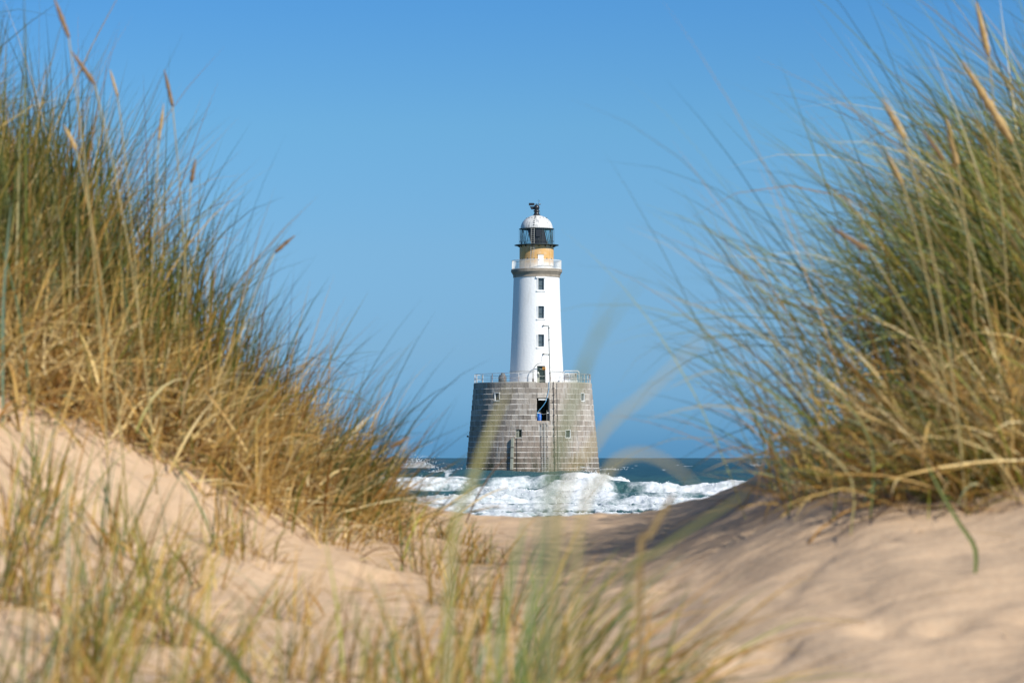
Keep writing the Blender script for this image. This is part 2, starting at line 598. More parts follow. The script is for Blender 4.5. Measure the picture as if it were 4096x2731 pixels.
_K = _U(((_c[:, None, :2] - _c[None, :, :2]) ** 2).sum(-1)) + np.eye(_n) * 0.02
_Pm = np.hstack([np.ones((_n, 1)), _c[:, :2]])
_A = np.zeros((_n + 3, _n + 3))
_A[:_n, :_n] = _K
_A[:_n, _n:] = _Pm
_A[_n:, :_n] = _Pm.T
_W = np.linalg.solve(_A, np.concatenate([_c[:, 2], np.zeros(3)]))


def ground(x, y):
    x = np.atleast_1d(np.asarray(x, float))
    y = np.atleast_1d(np.asarray(y, float))
    xc, yc = np.clip(x, -4, 4), np.clip(y, -4, 26)
    h = _W[_n] + _W[_n + 1] * xc + _W[_n + 2] * yc
    for i in range(_n):
        h = h + _W[i] * _U((xc - _c[i, 0]) ** 2 + (yc - _c[i, 1]) ** 2)
    h = np.clip(h, -0.95, 1.7) + ZC
    far = np.interp(y, [20, 26, 40, 70, 118, 160, 300, 400], [2.4, 2.05, 1.2, 0.75, 0.05, -0.9, -3, -4])
    w = sstep(19, 27, y)
    h = h * (1 - w) + far * w
    near = 1 - sstep(18, 30, y)
    h = h + near * (0.034 * fbm(x * 1.4, y * 1.1, 3, 5) + 0.026 * fbm(x * 4.5, y * 3.6, 3, 9) - 0.030 * sstep(0.30, 0.55, fbm(x * 3.3 + 7, y * 2.4, 2, 14)))
    return h


_gx, _gy = np.linspace(-6.5, 6.5, 326), np.linspace(1.0, 19.0, 451)
_GZ = None


def ground_fast(x, y):
    """bilinear look-up of ground() for the many grass feet"""
    global _GZ
    if _GZ is None:
        X, Y = np.meshgrid(_gx, _gy)
        _GZ = ground(X.ravel(), Y.ravel()).reshape(X.shape)
    u = np.clip((np.atleast_1d(x) - _gx[0]) / (_gx[1] - _gx[0]), 0, len(_gx) - 1.001)
    v = np.clip((np.atleast_1d(y) - _gy[0]) / (_gy[1] - _gy[0]), 0, len(_gy) - 1.001)
    i, j = u.astype(int), v.astype(int)
    a, b = u - i, v - j
    return (_GZ[j, i] * (1 - a) + _GZ[j, i + 1] * a) * (1 - b) + (_GZ[j + 1, i] * (1 - a) + _GZ[j + 1, i + 1] * a) * b


def build_ground():
    ys = np.concatenate([np.linspace(-12, 4, 30, endpoint=False), np.linspace(4, 19, 330, endpoint=False),
                         np.linspace(19, 30, 50, endpoint=False), np.linspace(30, 420, 60)])
    t = np.linspace(-1, 1, 321)
    xs = 4.2 * t + 60 * t ** 5 + 90 * t ** 17
    X, Y = np.meshgrid(xs, ys)
    Z = ground(X.ravel(), Y.ravel())
    o = np_mesh('sand_dunes', np.stack([X.ravel(), Y.ravel(), Z], 1), grid_faces(len(ys), len(xs)), M['sand'])
    tag(o, 'pale pinkish sand dunes dipping to a saddle before the sea', 'sand', kind='structure')


build_ground()


# ------------------------------------------------------------------ sea
LX, LY = 2.63, 380.0      # lighthouse position

BREAK = [  # yc, amplitude, front width, back width, seed, (x range as ratio x/y lo..hi), foam reach in front, foam amount
    (332.0, 1.45, 6.5, 9.0, 3, (-0.2, 0.026), 0.0, 0.0),
    (247.0, 1.35, 2.2, 7.0, 11, (-0.2, 0.036), 7.0, 1.0),
    (231.0, 1.25, 1.8, 6.0, 23, (0.012, 0.2), 9.0, 1.0),
    (205.0, 0.62, 1.5, 5.0, 31, (-0.012, 0.2), 6.0, 0.95),
    (183.0, 0.50, 1.4, 4.0, 43, (-0.2, 0.2), 8.0, 0.95),
    (163.0, 0.30, 1.2, 3.5, 59, (-0.03, 0.2), 5.0, 0.8),
    (143.0, 0.25, 1.0, 3.0, 61, (-0.2, 0.2), 4.0, 0.7),
]


def sea_surface(x, y):
    r = x / y
    att = 1.0 / (1 + (y / 1500.0) ** 2)
    wx = 8 * fbm(x / 60, y / 200, 2, 71)
    z = 0.30 * np.sin((y + wx) * 2 * np.pi / 33 + 1.2 * fbm(x / 25, y / 60, 2, 3)) * sstep(120, 260, y)
    z = z + 0.22 * np.sin((y * 0.97 + x * 0.22 + 4 * fbm(x / 18, y / 18, 2, 8)) * 2 * np.pi / 14)
    z = z + (0.26 * sstep(150, 300, y) + 0.08) * fbm(x / 5.5, y / 3.2, 4, 21)
    z = z * (0.35 + 0.65 * sstep(130, 260, y)) * att
    foam = np.zeros_like(x)
    for yc, A, wf, wb, sd, (lo, hi), reach, amt in BREAK:
        s = y - (yc + 5.0 * fbm(x / 14, x * 0 + sd, 3, sd) + 0.9 * fbm(x / 2.5, x * 0 + sd, 3, sd + 1))
        a = A * (0.82 + 0.55 * fbm(x / 9, x * 0 + 3.3 * sd, 3, sd + 2))
        a = a * sstep(lo - 0.012, lo + 0.004, r) * (1 - sstep(hi - 0.004, hi + 0.014, r))
        prof = np.where(s < 0, np.exp(-(s / wf) ** 2), np.exp(-(s / wb) ** 2))
        z = z * (1 - 0.5 * prof) + a * prof
        if amt > 0:
            f = sstep(-wf - reach * (0.8 + 0.9 * fbm(x / 4, y / 4, 2, sd + 3)), -wf * 0.6, s) * (1 - sstep(0.3, 2.2, s + 1.6 * fbm(x / 2, y / 2, 2, sd + 5)))
            f = f * np.clip(a / (A + 1e-6) * 1.5, 0, 1)
            body = 1 - 0.55 * sstep(-wf * 0.8, -wf - reach, s)
            patch = 0.62 + 0.9 * fbm(x / 5.5, x * 0 + 1.7 * sd, 3, sd + 7) + 0.35 * fbm(x / 1.6, y / 3.0, 3, sd + 8)
            foam = np.maximum(foam, f * amt * body * np.clip(patch + 0.25 * amt, 0.1, 1))
    # lace in the shallows
    lace = sstep(0.60, 0.82, 1 - np.abs(fbm(x / 3.0, y / 7.0, 4, 90)) * 2.2) * (1 - sstep(165, 215, y)) * 0.72
    foam = np.maximum(foam, lace)
    # small whitecaps farther out
    caps = sstep(0.34, 0.5, fbm(x / 5, y / 14, 4, 55)) * sstep(0.0, 0.25, z) * sstep(255, 300, y) * 0.72
    foam = np.maximum(foam, caps)
    fl = sstep(0.35, 0.9, foam)
    near = 1 - sstep(255, 300, y)
    z = z + fl * near * (0.9 * billow(x / 2.1, y / 1.8, 4, 101, 0.62) + 0.26 * billow(x / 0.55, y / 0.6, 2, 131)) * 0.55
    return z, foam


def build_sea():
    ys = np.concatenate([np.arange(112, 262, 0.30), np.arange(262, 400, 0.6), np.arange(400, 640, 2.0), np.arange(640, 1000, 4.0), 1000 * (9000 / 1000) ** np.linspace(0, 1, 90)])
    ts = np.concatenate([np.linspace(-0.9, -0.075, 40, endpoint=False), np.linspace(-0.075, 0.105, 460, endpoint=False), np.linspace(0.105, 0.9, 41)])
    T, Y = np.meshgrid(ts, ys)
    X = (T * Y).ravel()
    Y = Y.ravel()
    z, foam = sea_surface(X, Y)
    shallow = 1 - sstep(150, 520, Y)
    o = np_mesh('sea', np.stack([X, Y, z], 1), grid_faces(len(ys), len(ts)), M['sea'],
                (('foam', 'FLOAT', foam), ('shallow', 'FLOAT', shallow)))
    tag(o, 'choppy blue green sea with white breakers rolling in', 'sea', kind='structure')
    # spray and foam clumps thrown up along the breaking crests
    n = 90000
    yy = rng.uniform(135, 256, n)
    xx = rng.uniform(-0.06, 0.10, n) * yy
    zz, ff = sea_surface(xx, yy)
    k = rng.random(n) < np.clip((ff - 0.70) * 1.8, 0, 1) * 0.55
    xx, yy, zz = xx[k], yy[k], zz[k]
    m = len(xx)
    rad = rng.uniform(0.018, 0.05, m) * (0.6 + 0.8 * rng.random(m))
    lift = np.abs(rng.normal(0, 0.06, m))
    fly = rng.random(m) < 0.10
    lift[fly] += np.abs(rng.normal(0.10, 0.22, fly.sum()))
    rad[fly] *= 0.42
    # a burst beside the lighthouse and one far splash, seen as white plumes
    for (px, py, d, nn, sx, sz) in ((1672, 1862, 352, 2600, 0.85, 0.62), (1780, 1884, 352, 420, 1.0, 0.24), (1885, 1884, 350, 380, 0.7, 0.24),
                                    (3025, 1858, 430, 260, 0.30, 0.45), (1875, 1892, 371, 500, 1.3, 0.35), (2010, 1894, 370.5, 360, 1.6, 0.28), (2190, 1893, 370.5, 360, 1.5, 0.25), (2330, 1888, 371, 420, 1.0, 0.35), (2440, 1876, 345, 110, 0.8, 0.14), (2330, 1868, 338, 50, 0.4, 0.12)):
        c = P(px, py, d)
        xx = np.concatenate([xx, c[0] + rng.normal(0, sx, nn)])
        yy = np.concatenate([yy, d + rng.normal(0, 0.5, nn)])
        zz = np.concatenate([zz, c[2] - 0.4 * sz + np.abs(rng.normal(0, sz, nn)) * rng.random(nn)])
        rad = np.concatenate([rad, rng.uniform(0.018, 0.05, nn)])
        lift = np.concatenate([lift, np.zeros(nn)])
    m = len(xx)
    ph = (1 + 5 ** 0.5) / 2
    ico = np.array([(-1, ph, 0), (1, ph, 0), (-1, -ph, 0), (1, -ph, 0), (0, -1, ph), (0, 1, ph), (0, -1, -ph), (0, 1, -ph), (ph, 0, -1), (ph, 0, 1), (-ph, 0, -1), (-ph, 0, 1)]) / 1.9
    icf = np.array([(0, 11, 5), (0, 5, 1), (0, 1, 7), (0, 7, 10), (0, 10, 11), (1, 5, 9), (5, 11, 4), (11, 10, 2), (10, 7, 6), (7, 1, 8), (3, 9, 4), (3, 4, 2), (3, 2, 6), (3, 6, 8), (3, 8, 9), (4, 9, 5), (2, 4, 11), (6, 2, 10), (8, 6, 7), (9, 8, 1)])
    ctr = np.stack([xx, yy, zz + lift], 1)
    v = ctr[:, None, :] + ico[None] * rad[:, None, None] * rng.uniform(0.6, 1.3, (m, 12, 1))
    f = icf[None] + (np.arange(m) * 12)[:, None, None]
    o = np_mesh('sea_foam', v.reshape(-1, 3), f.reshape(-1, 3), M['foam'])
    tag(o, 'white foam and spray thrown up along the breaking waves', 'foam', kind='stuff')


build_sea()

# ------------------------------------------------------------------ lighthouse
TX = 0.50       # tower axis, right of the base axis
lh = empty('lighthouse', (LX, LY, 0))
tag(lh, 'white rock lighthouse on a stepped grey granite base standing in the sea', 'lighthouse')


def polar(th, r, z, cx=0.0):
    return (cx + r * math.sin(th), -r * math.cos(th), z)


def frame_at(th, r, z, cx=0.0):
    """local (u right, o outward, w up) on a round wall"""
    s, c = math.sin(th), math.cos(th)

    def f(u, o, w):
        return (cx + (r + o) * s + u * c, -(r + o) * c + u * s, z + w)
    return f


def wall(rf, z0, z1, openings, cx=0.0, seg=72, nz=8, depth=0.4):
    """round wall with rectangular openings (th0, th1, z0, z1) and their reveals"""
    ths = sorted(set([round(-math.pi + 2 * math.pi * k / seg, 5) for k in range(seg + 1)] + [round(t, 5) for o in openings for t in o[:2]]))
    zs = sorted(set([round(z0 + (z1 - z0) * k / nz, 4) for k in range(nz + 1)] + [round(z, 4) for o in openings for z in o[2:4]]))
    b = MB()
    nc = len(ths)
    vs = [polar(t, rf(z), z, cx) for z in zs for t in ths]
    fs = []
    for i in range(len(zs) - 1):
        for k in range(nc - 1):
            tm, zm = (ths[k] + ths[k + 1]) / 2, (zs[i] + zs[i + 1]) / 2
            if any(o[0] < tm < o[1] and o[2] < zm < o[3] for o in openings):
                continue
            fs.append((i * nc + k, i * nc + k + 1, (i + 1) * nc + k + 1, (i + 1) * nc + k))
    b.add(vs, fs)
    for t0, t1, a0, a1 in openings:
        ra, rb = rf(a0), rf(a1)
        q = [polar(t0, ra, a0, cx), polar(t1, ra, a0, cx), polar(t1, rb, a1, cx), polar(t0, rb, a1, cx)]
        q += [polar(t0, ra - depth, a0, cx), polar(t1, ra - depth, a0, cx), polar(t1, rb - depth, a1, cx), polar(t0, rb - depth, a1, cx)]
        b.add(q, [(0, 1, 5, 4), (1, 2, 6, 5), (2, 3, 7, 6), (3, 0, 4, 7)])
    return b


# --- granite base
Z_TOP, CH = 12.27, 0.665
NCRS = 19


def r_course(i):
    return 7.52 + 0.062 * i


def r_base(z):
    return 7.52 + 0.062 * max(0.0, (Z_TOP - z) / CH)


def th_of(x, r):
    return math.asin(x / r)


BASE_OPEN = []     # (x0, x1, z0, z1)
for x0, x1, z0, z1 in ((0.47, 2.07, 7.47, 10.35), (-4.84, -4.20, 10.02, 11.05), (6.05, 6.53, 10.0, 11.03), (-2.19, -1.43, 5.42, 6.43), (4.05, 4.72, 5.38, 6.40)):
    r = r_base((z0 + z1) / 2)
    BASE_OPEN.append((th_of(x0, r), th_of(x1, r), z0, z1))
core = wall(lambda z: r_base(z) - 0.20, Z_TOP - CH * NCRS, Z_TOP - 0.02, BASE_OPEN, seg=96, nz=6, depth=0.45)
base_o = core.build('granite_base', M['mortar'], lh)
MB().lathe([(7.30, Z_TOP - 0.06), (0.3, Z_TOP - 0.06)], 72).build('platform_floor', M['slab'], lh)

blocks = []
for i in range(NCRS):
    z1 = Z_TOP - CH * i
    z0 = z1 - CH
    rr = r_course(i)
    t = -math.pi + random.uniform(0, 0.1)
    end = t + 2 * math.pi
    alt = i % 2
    while t < end - 1e-6:
        wid = (random.uniform(0.80, 1.05) if alt else random.uniform(0.50, 0.70))
        alt = 1 - alt
        t2 = t + wid / rr
        if end - t2 < 0.06:
            t2 = end
        lo, hi = t, t2
        pieces = [(lo, hi, z0, z1)]
        for a0, a1, b0, b1 in BASE_OPEN:          # cut the blocks round door and window openings
            nxt = []
            for (p0, p1, q0, q1) in pieces:
                if p1 <= a0 or p0 >= a1 or q1 <= b0 + 0.02 or q0 >= b1 - 0.02:
                    nxt.append((p0, p1, q0, q1))
                    continue
                if a0 - p0 > 0.012:
                    nxt.append((p0, a0, q0, q1))
                if p1 - a1 > 0.012:
                    nxt.append((a1, p1, q0, q1))
                m0, m1 = max(p0, a0), min(p1, a1)
                if b0 - q0 > 0.08:
                    nxt.append((m0, m1, q0, b0))
                if q1 - b1 > 0.08:
                    nxt.append((m0, m1, b1, q1))
            pieces = nxt
        for p in pieces:
            blocks.append((*p, rr, i, (lo + hi) / 2))
        t = t2


def block_geo(p0, p1, q0, q1, rr, i, tm):
    g = 0.016 / rr
    j = lambda: random.uniform(-0.014, 0.014)
    full = abs(q1 - (Z_TOP - CH * i)) < 1e-6
    ch = 0.075 if (full and i > 0) else 0.012
    vs = []
    for t in (p0 + g, p1 - g):
        vs += [polar(t, rr - 0.28, q0 + 0.004), polar(t, rr + j(), q0 + 0.004), polar(t, rr + j(), q1 - ch), polar(t, rr - (0.066 if ch > 0.05 else 0.012), q1 - 0.002), polar(t, rr - 0.28, q1 - 0.002)]
    fs = [(1, 6, 7, 2), (2, 7, 8, 3), (3, 8, 9, 4), (0, 5, 6, 1), (4, 9, 5, 0), (0, 1, 2, 3, 4), (9, 8, 7, 6, 5)]
    ms = [0, 1 if ch > 0.05 else 0, 0, 0, 0, 0, 0]
    return vs, fs, ms


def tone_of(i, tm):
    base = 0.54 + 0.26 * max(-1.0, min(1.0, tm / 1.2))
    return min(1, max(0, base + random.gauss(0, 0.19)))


def add_tone(me, tones):
    a = me.attributes.new('tone', 'FLOAT', 'POINT')
    a.data.foreach_set('value', tones)


vis = sorted(range(len(blocks)), key=lambda k: -max(0, math.cos(blocks[k][6])) * (blocks[k][1] - blocks[k][0]) * (blocks[k][3] - blocks[k][2]) * (1 if blocks[k][3] > 1.6 else 0))
chosen = set(vis[:298])
jv, jf, jm, jt = [], [], [], []
for k, bk in enumerate(blocks):
    vs, fs, ms = block_geo(*bk)
    tn = tone_of(bk[5], bk[6])
    if k in chosen:
        me = bpy.data.meshes.new('granite_block')
        me.from_pydata(vs, [], fs)
        me.materials.append(M['granite'])
        me.materials.append(M['lime'])
        me.polygons.foreach_set('material_index', ms)
        add_tone(me, [tn] * len(vs))
        me.update()
        link(bpy.data.objects.new('granite_block', me), base_o)
    else:
        n0 = len(jv)
        jv += vs
        jf += [tuple(a + n0 for a in f) for f in fs]
        jm += ms
        jt += [tn] * len(vs)
me = bpy.data.meshes.new('granite_masonry')
me.from_pydata(jv, [], jf)
me.materials.append(M['granite'])
me.materials.append(M['lime'])
me.polygons.foreach_set('material_index', jm)
add_tone(me, jt)
me.update()
tag(link(bpy.data.objects.new('granite_masonry', me), base_o), kind='stuff')

# kerb round the platform, open in front of the tower door
ga, gb = th_of(0.40, 7.4), th_of(1.95, 7.4)
MB().lathe([(7.28, Z_TOP - 0.05), (7.47, Z_TOP - 0.05), (7.47, Z_TOP + 0.11), (7.28, Z_TOP + 0.11), (7.28, Z_TOP - 0.05)], 90, th0=gb, th1=ga + 2 * math.pi).build('platform_kerb', M['slab'], lh)

# --- base doorway: chamber, lintel board, sill, guard posts
dth = (BASE_OPEN[0][0] + BASE_OPEN[0][1]) / 2
dr = r_base(8.9)
F = frame_at(dth, dr, 7.47)
ch = MB(F)
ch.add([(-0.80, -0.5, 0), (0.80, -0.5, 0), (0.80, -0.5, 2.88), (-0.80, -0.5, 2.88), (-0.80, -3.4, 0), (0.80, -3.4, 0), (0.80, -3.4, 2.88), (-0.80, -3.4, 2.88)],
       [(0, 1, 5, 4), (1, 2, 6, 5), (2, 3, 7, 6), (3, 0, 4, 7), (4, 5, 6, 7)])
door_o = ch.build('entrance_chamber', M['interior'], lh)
MB(F).box(-0.56, 0.50, -0.40, -0.34, 2.62, 2.76).build('lintel_lamp', M['white'], door_o)
MB(F).box(-0.82, 0.70, -0.45, 0.10, -0.14, 0.03).build('sill_board', M['wood'], door_o)
MB(F).box(-0.78, -0.40, -0.30, -0.24, 0.98, 1.08).build('guard_bar', M['white'], door_o)
MB(F).box(0.50, 0.74, -0.30, -0.24, 0.98, 1.08).build('guard_bar', M['white'], door_o)
for u, h in ((-0.37, 1.10), (0.47, 1.34)):
    MB(F).tube([(u, -0.10, 0.03), (u, -0.12, h)], 0.03).build('guard_post', M['steel'], door_o)
MB(F).tube([(-0.37 + 0.84 * s, -0.12, 0.98 - 0.12 * math.sin(math.pi * s)) for s in np.linspace(0, 1, 9)], 0.014, 6).build('chain', M['steel'], door_o)
MB(F).box(-0.02, 0.22, -3.3, -3.0, 1.25, 1.62).build('wall_cabinet', M['steel'], door_o)
MB(F).box(-0.05, 0.30, -3.2, -2.9, 0.0, 1.2).build('machinery', M['black'], door_o)
MB(F).tube([(0.84, 0.02, 2.25), (1.10, 0.10, 2.22)], 0.025, 6).build('bracket', M['cable'], door_o)

# --- base windows
for n, (a0, a1, z0, z1) in enumerate(BASE_OPEN[1:]):
    th = (a0 + a1) / 2
    rr = r_base((z0 + z1) / 2)
    w = 2 * rr * math.sin((a1 - a0) / 2) / 2
    H = z1 - z0
    F = frame_at(th, rr, z0)
    broken = n == 2
    ma = M['door_pale'] if broken else M['white']
    win = MB(F).box(-w + 0.03, w - 0.03, -0.36, -0.31, 0.03, H - 0.03).build('window', M['interior'] if broken else M['pane_dark'], lh)
    e = 0.075
    d = -0.02 if not broken else -0.18
    for u0, u1, w0, w1 in ((-w, -w + e, 0, H), (w - e, w, 0, H), (-w + e, w - e, H - e, H), (-w + e, w - e, 0, e)):
        MB(F).box(u0, u1, d - 0.28, d, w0, w1).build('frame_bar', ma, win)
    MB(F).box(-w - 0.06, w + 0.06, -0.30, 0.05, -0.09, 0.0).build('sill', M['lime'], win)
    if broken:
        MB(F).tube([(-0.05, -0.02, 0.85), (-0.9, 0.12, -0.25)], 0.03, 6).build('stay_rod', M['steel'], win)
        MB(F).box(-0.20, -0.02, -0.30, -0.25, 0.1, 0.9).build('board', M['door_pale'], win)

# --- white tower
TP = [(12.2, 3.46), (13.7, 3.40), (15.2, 3.33), (17.5, 3.22), (20.5, 3.10), (23.2, 3.00), (25.76, 2.925)]


def r_tower(z):
    return float(np.interp(z, [p[0] for p in TP], [p[1] for p in TP]))


Z_W = [(24.06, 25.52), (20.48, 22.03), (16.90, 18.45)]
TOPEN = []
for z0, z1 in Z_W:
    r = r_tower((z0 + z1) / 2)
    TOPEN.append((th_of(0.18, r), th_of(0.91, r), z0, z1))
r = r_tower(13.2)
TOPEN.append((th_of(0.04, r), th_of(1.11, r), 12.24, 14.48))
wall(r_tower, 12.2, 25.78, TOPEN, cx=TX, seg=96, nz=18, depth=0.38).build('tower', M['white_tower'], lh, smooth=False)
for k, (a0, a1, z0, z1) in enumerate(TOPEN[:3]):
    th = (a0 + a1) / 2
    rr = r_tower((z0 + z1) / 2)
    w, H = rr * math.sin((a1 - a0) / 2), z1 - z0
    F = frame_at(th, rr, z0, TX)
    win = MB(F).box(-w - 0.01, w + 0.01, -0.34, -0.30, 0, H).build('window', M['pane'], lh)
    MB(F).box(-w, w, -0.30, -0.26, H * 0.36, H * 0.36 + 0.05).build('glazing_bar', M['dark_frame'], win)
    for s in (-1, 1):
        MB(F).box(min(s * w, s * (w - 0.05)), max(s * w, s * (w - 0.05)), -0.30, -0.25, 0, H).build('frame_bar', M['dark_frame'], win)
    MB(F).box(-w - 0.24, w + 0.18, -0.02, 0.10, -0.20, -0.06).build('sill', M['white_tower'], win)
    for s in (-1, 1):
        MB(F).box(min(s * (w + 0.015), s * (w + 0.12)), max(s * (w + 0.015), s * (w + 0.12)), -0.03, 0.045, -0.06, H).build('surround', M['white_tower'], win)
    if k == 0:
        MB(F).box(-w - 0.30, w + 0.28, -0.02, 0.11, H + 0.06, H + 0.24).build('lintel', M['white_tower'], win)
# tower door
a0, a1, z0, z1 = TOPEN[3]
th = (a0 + a1) / 2
w, H = r_tower(13.2) * math.sin((a1 - a0) / 2), z1 - z0
F = frame_at(th, r_tower(13.2), z0, TX)
td = MB(F).box(-w, w, -0.40, -0.34, 0, H).build('tower_door', M['door_green'], lh)
MB(F).box(-w + 0.01, -w + 0.34, -0.33, -0.24, 0.02, H * 0.62).build('door_leaf', M['door_pale'], td)
MB(F).box(-w + 0.01, -w + 0.34, -0.33, -0.245, H * 0.62, H - 0.02).build('upper_leaf', M['door_green'], td)
MB(F).box(w - 0.10, w - 0.01, -0.33, -0.20, 0.02, H * 0.85).build('door_post', M['door_pale'], td)
MB(F).box(-w + 0.08, -w + 0.22, -0.24, -0.18, H * 0.58, H * 0.66).build('lock_plate', M['white'], td)
for zz in (0.32, 0.98, 1.85):
    MB(F).tube([(-w + 0.34 + (2 * w - 0.44) * s, -0.12, zz - 0.05 * math.sin(math.pi * s)) for s in np.linspace(0, 1, 7)], 0.02, 6).build('chain', M['steel'], td)
MB(frame_at(th, 3.46, 12.2, TX)).box(-0.72, 0.85, -0.1, 0.35, 0.0, 0.06).build('door_step', M['wood'], lh)

# tall pipe with arms beside the door
pth = th_of(1.62, 3.4)
pp = [polar(pth, r_tower(z) + 0.10, z, TX) for z in np.linspace(12.3, 19.55, 9)]
pipe = MB().tube(pp, 0.05).build('wall_pipe', M['steel'], lh)
for z, L in ((19.55, 0.75), (15.97, 0.78)):
    t2 = pth - L / 3.25
    arm = MB().tube([polar(pth + (t2 - pth) * s, r_tower(z) + 0.11, z + 0.03 * s, TX) for s in np.linspace(0, 1, 5)], 0.04).build('pipe_arm', M['steel'], pipe)
    MB(frame_at(t2, r_tower(z) + 0.11, z, TX)).box(-0.10, 0.06, -0.06, 0.10, -0.05, 0.09).build('lamp_head', M['cable'], arm)
for z in (13.6, 15.95, 17.8, 19.3):
    MB(frame_at(pth, r_tower(z), z, TX)).box(-0.08, 0.08, -0.02, 0.17, -0.04, 0.04).build('clamp', M['cable'], pipe)
MB().tube([polar(pth - 0.80 / 3.25, 3.42, 15.95, TX), polar(pth - 1.02 / 3.25, 3.44, 15.55, TX), polar(pth - 1.03 / 3.25, 3.46, 15.0, TX)], 0.014, 6).build('wire', M['cable'], pipe)
ant = MB(frame_at(pth, r_tower(14.3) + 0.15, 14.3, TX)).tube([(0.0, 0, 0), (0.16, 0.1, 0.0)], 0.03, 6).build('antenna', M['steel'], pipe)
MB(frame_at(pth, r_tower(14.3) + 0.15, 14.3, TX)).tube([(-0.05, 0.1, 0.30), (0.66, 0.12, -0.28)], 0.012, 6).build('antenna_rod', M['steel'], ant)
# grab rail round the tower foot
for t0, t1 in ((-1.5, -0.06), (pth, 1.5)):
    MB().tube([polar(t, 3.52, 13.83, TX) for t in np.linspace(t0, t1, 16)], 0.028, 6).build('grab_rail', M['steel'], lh)

# davit with curved arm
F = frame_at(th_of(-0.42, 3.46), 3.46 + 0.55, 12.25, TX)
dv = [(0, 0, 0), (0, 0, 1.3)] + [(0.0 + 1.5 * (1 - math.cos(a)) * 0.62, 0.0, 1.3 + 1.22 * math.sin(a)) for a in np.linspace(0.12, math.pi / 2, 9)] + [(1.40, 0.0, 2.52)]
dav = MB(F).tube(dv, [0.055, 0.055] + [0.05] * 10).build('davit', M['steel'], lh, smooth=True)
MB(F).box(-0.09, 0.09, -0.08, 0.08, 0.0, 0.62).build('davit_socket', M['cable'], dav)
MB(F).tube([(1.40, 0, 2.50), (1.40, 0, 2.10)], 0.02, 6).build('hook_link', M['steel'], dav)
HP = F(1.40, 0, 1.86)

# platform railing
RB = 7.36
rail = empty('platform_railing', (0, 0, 0))
rail.parent = lh
g0, g1 = th_of(0.10, RB), th_of(2.20, RB)
npost = 23
span = 2 * math.pi - (g1 - g0)
for k in range(npost + 1):
    t = g1 + span * k / npost
    p0, p1 = polar(t, RB, Z_TOP + 0.10), polar(t, RB, Z_TOP + 1.20)
    MB().tube([p0, p1], 0.038, 8).build('post', M['rail_rust'], rail)
for z in (Z_TOP + 1.19, Z_TOP + 0.60):
    MB().tube([polar(g1 + span * s, RB, z) for s in np.linspace(0, 1, 120)], 0.026 if z > 13 else 0.022, 6).build('rail', M['rail_rust'], rail)
for z in (Z_TOP + 0.95, Z_TOP + 0.45):
    MB().tube([polar(g0 + (g1 - g0) * s, RB, z - 0.16 * math.sin(math.pi * s)) for s in np.linspace(0, 1, 9)], 0.014, 6).build('chain', M['steel'], rail)
# low stub rail left of the door
MB().tube([polar(-0.11, 5.6, 12.2), polar(-0.11, 5.6, 12.72), polar(0.0, 5.6, 12.72)], 0.03, 6).build('stub_rail', M['steel'], lh)

# ladder up to the base door, double width
lad = empty('sea_ladder', (0, 0, 0))
lad.parent = lh
lt = th_of(1.37, 8.0)
zb, zt = 0.4, 7.35
for u in (-0.36, -0.04, 0.06, 0.40):
    MB(frame_at(lt, 0, 0)).tube([(u, r_base(zt) + 0.16, zt), (u, r_base(zb) + 0.16, zb)], 0.028, 6).build('rail', M['steel'], lad)
fr = frame_at(lt, 0, 0)
z = zb + 0.15
while z < zt:
    o_ = r_base(z) + 0.16
    MB(fr).tube([(-0.36, o_, z), (0.40, o_, z)], 0.016, 6).build('rung', M['steel'], lad)
    z += 0.24
for z in (6.95, 5.55, 4.3, 2.9, 1.6):
    for u in (-0.36, 0.40):
        MB(fr).box(u - 0.03, u + 0.03, r_base(z) - 0.05, r_base(z) + 0.17, z - 0.04, z + 0.04).build('stand_off', M['cable'], lad)

# guide post and cables on the base
F = frame_at(th_of(-2.52, 8.2), 0, 0)
gp = MB(F).add([(u, r_base(z) + o, z) for z in (0.2, 5.35) for u, o in ((-0.15, 0.0), (0.15, 0.0), (0.15, 0.34), (-0.15, 0.34))],
               [(0, 1, 2, 3), (4, 7, 6, 5), (0, 4, 5, 1), (1, 5, 6, 2), (2, 6, 7, 3), (3, 7, 4, 0)]).build('guide_post', M['door_pale'], lh)
for z in (1.4, 2.9, 4.2):
    MB(F).box(-0.19, 0.19, r_base(z) + 0.02, r_base(z) + 0.37, z - 0.05, z + 0.05).build('strap', M['cable'], gp)


def cable(x, zt, zb, rad, wig, sd):
    pts = []
    for z in np.linspace(zt, zb, 40):
        t = th_of(x + wig * (zt - z) / 11 + 0.02 * math.sin(z * 3.1 + sd), r_base(z))
        pts.append(polar(t, r_base(z) + rad + 0.015 + 0.02 * math.sin(z * 9.4), z))
    return MB().tube(pts, rad, 6)


c1 = cable(2.53, 12.4, 0.8, 0.042, 0.16, 0).build('service_pipe', M['cable'], lh)
for z in np.linspace(11.6, 1.5, 13):
    t = th_of(2.53 + 0.16 * (12.4 - z) / 11, r_base(z))
    MB(frame_at(t, r_base(z), z)).box(-0.09, 0.09, 0.0, 0.15, -0.05, 0.05).build('clamp', M['cable'], c1)
cable(2.95, 12.25, 0.9, 0.028, 0.14, 2).build('service_cable', M['cable'], lh)
cable(-2.0, 5.4, 0.8, 0.028, 0.02, 4).build('drain_cable', M['cable'], lh)
MB(frame_at(th_of(-8.2, 8.38), 8.30, 5.6)).box(-0.12, 0.05, 0.0, 0.22, -0.1, 0.12).build('bracket', M['cable'], lh)

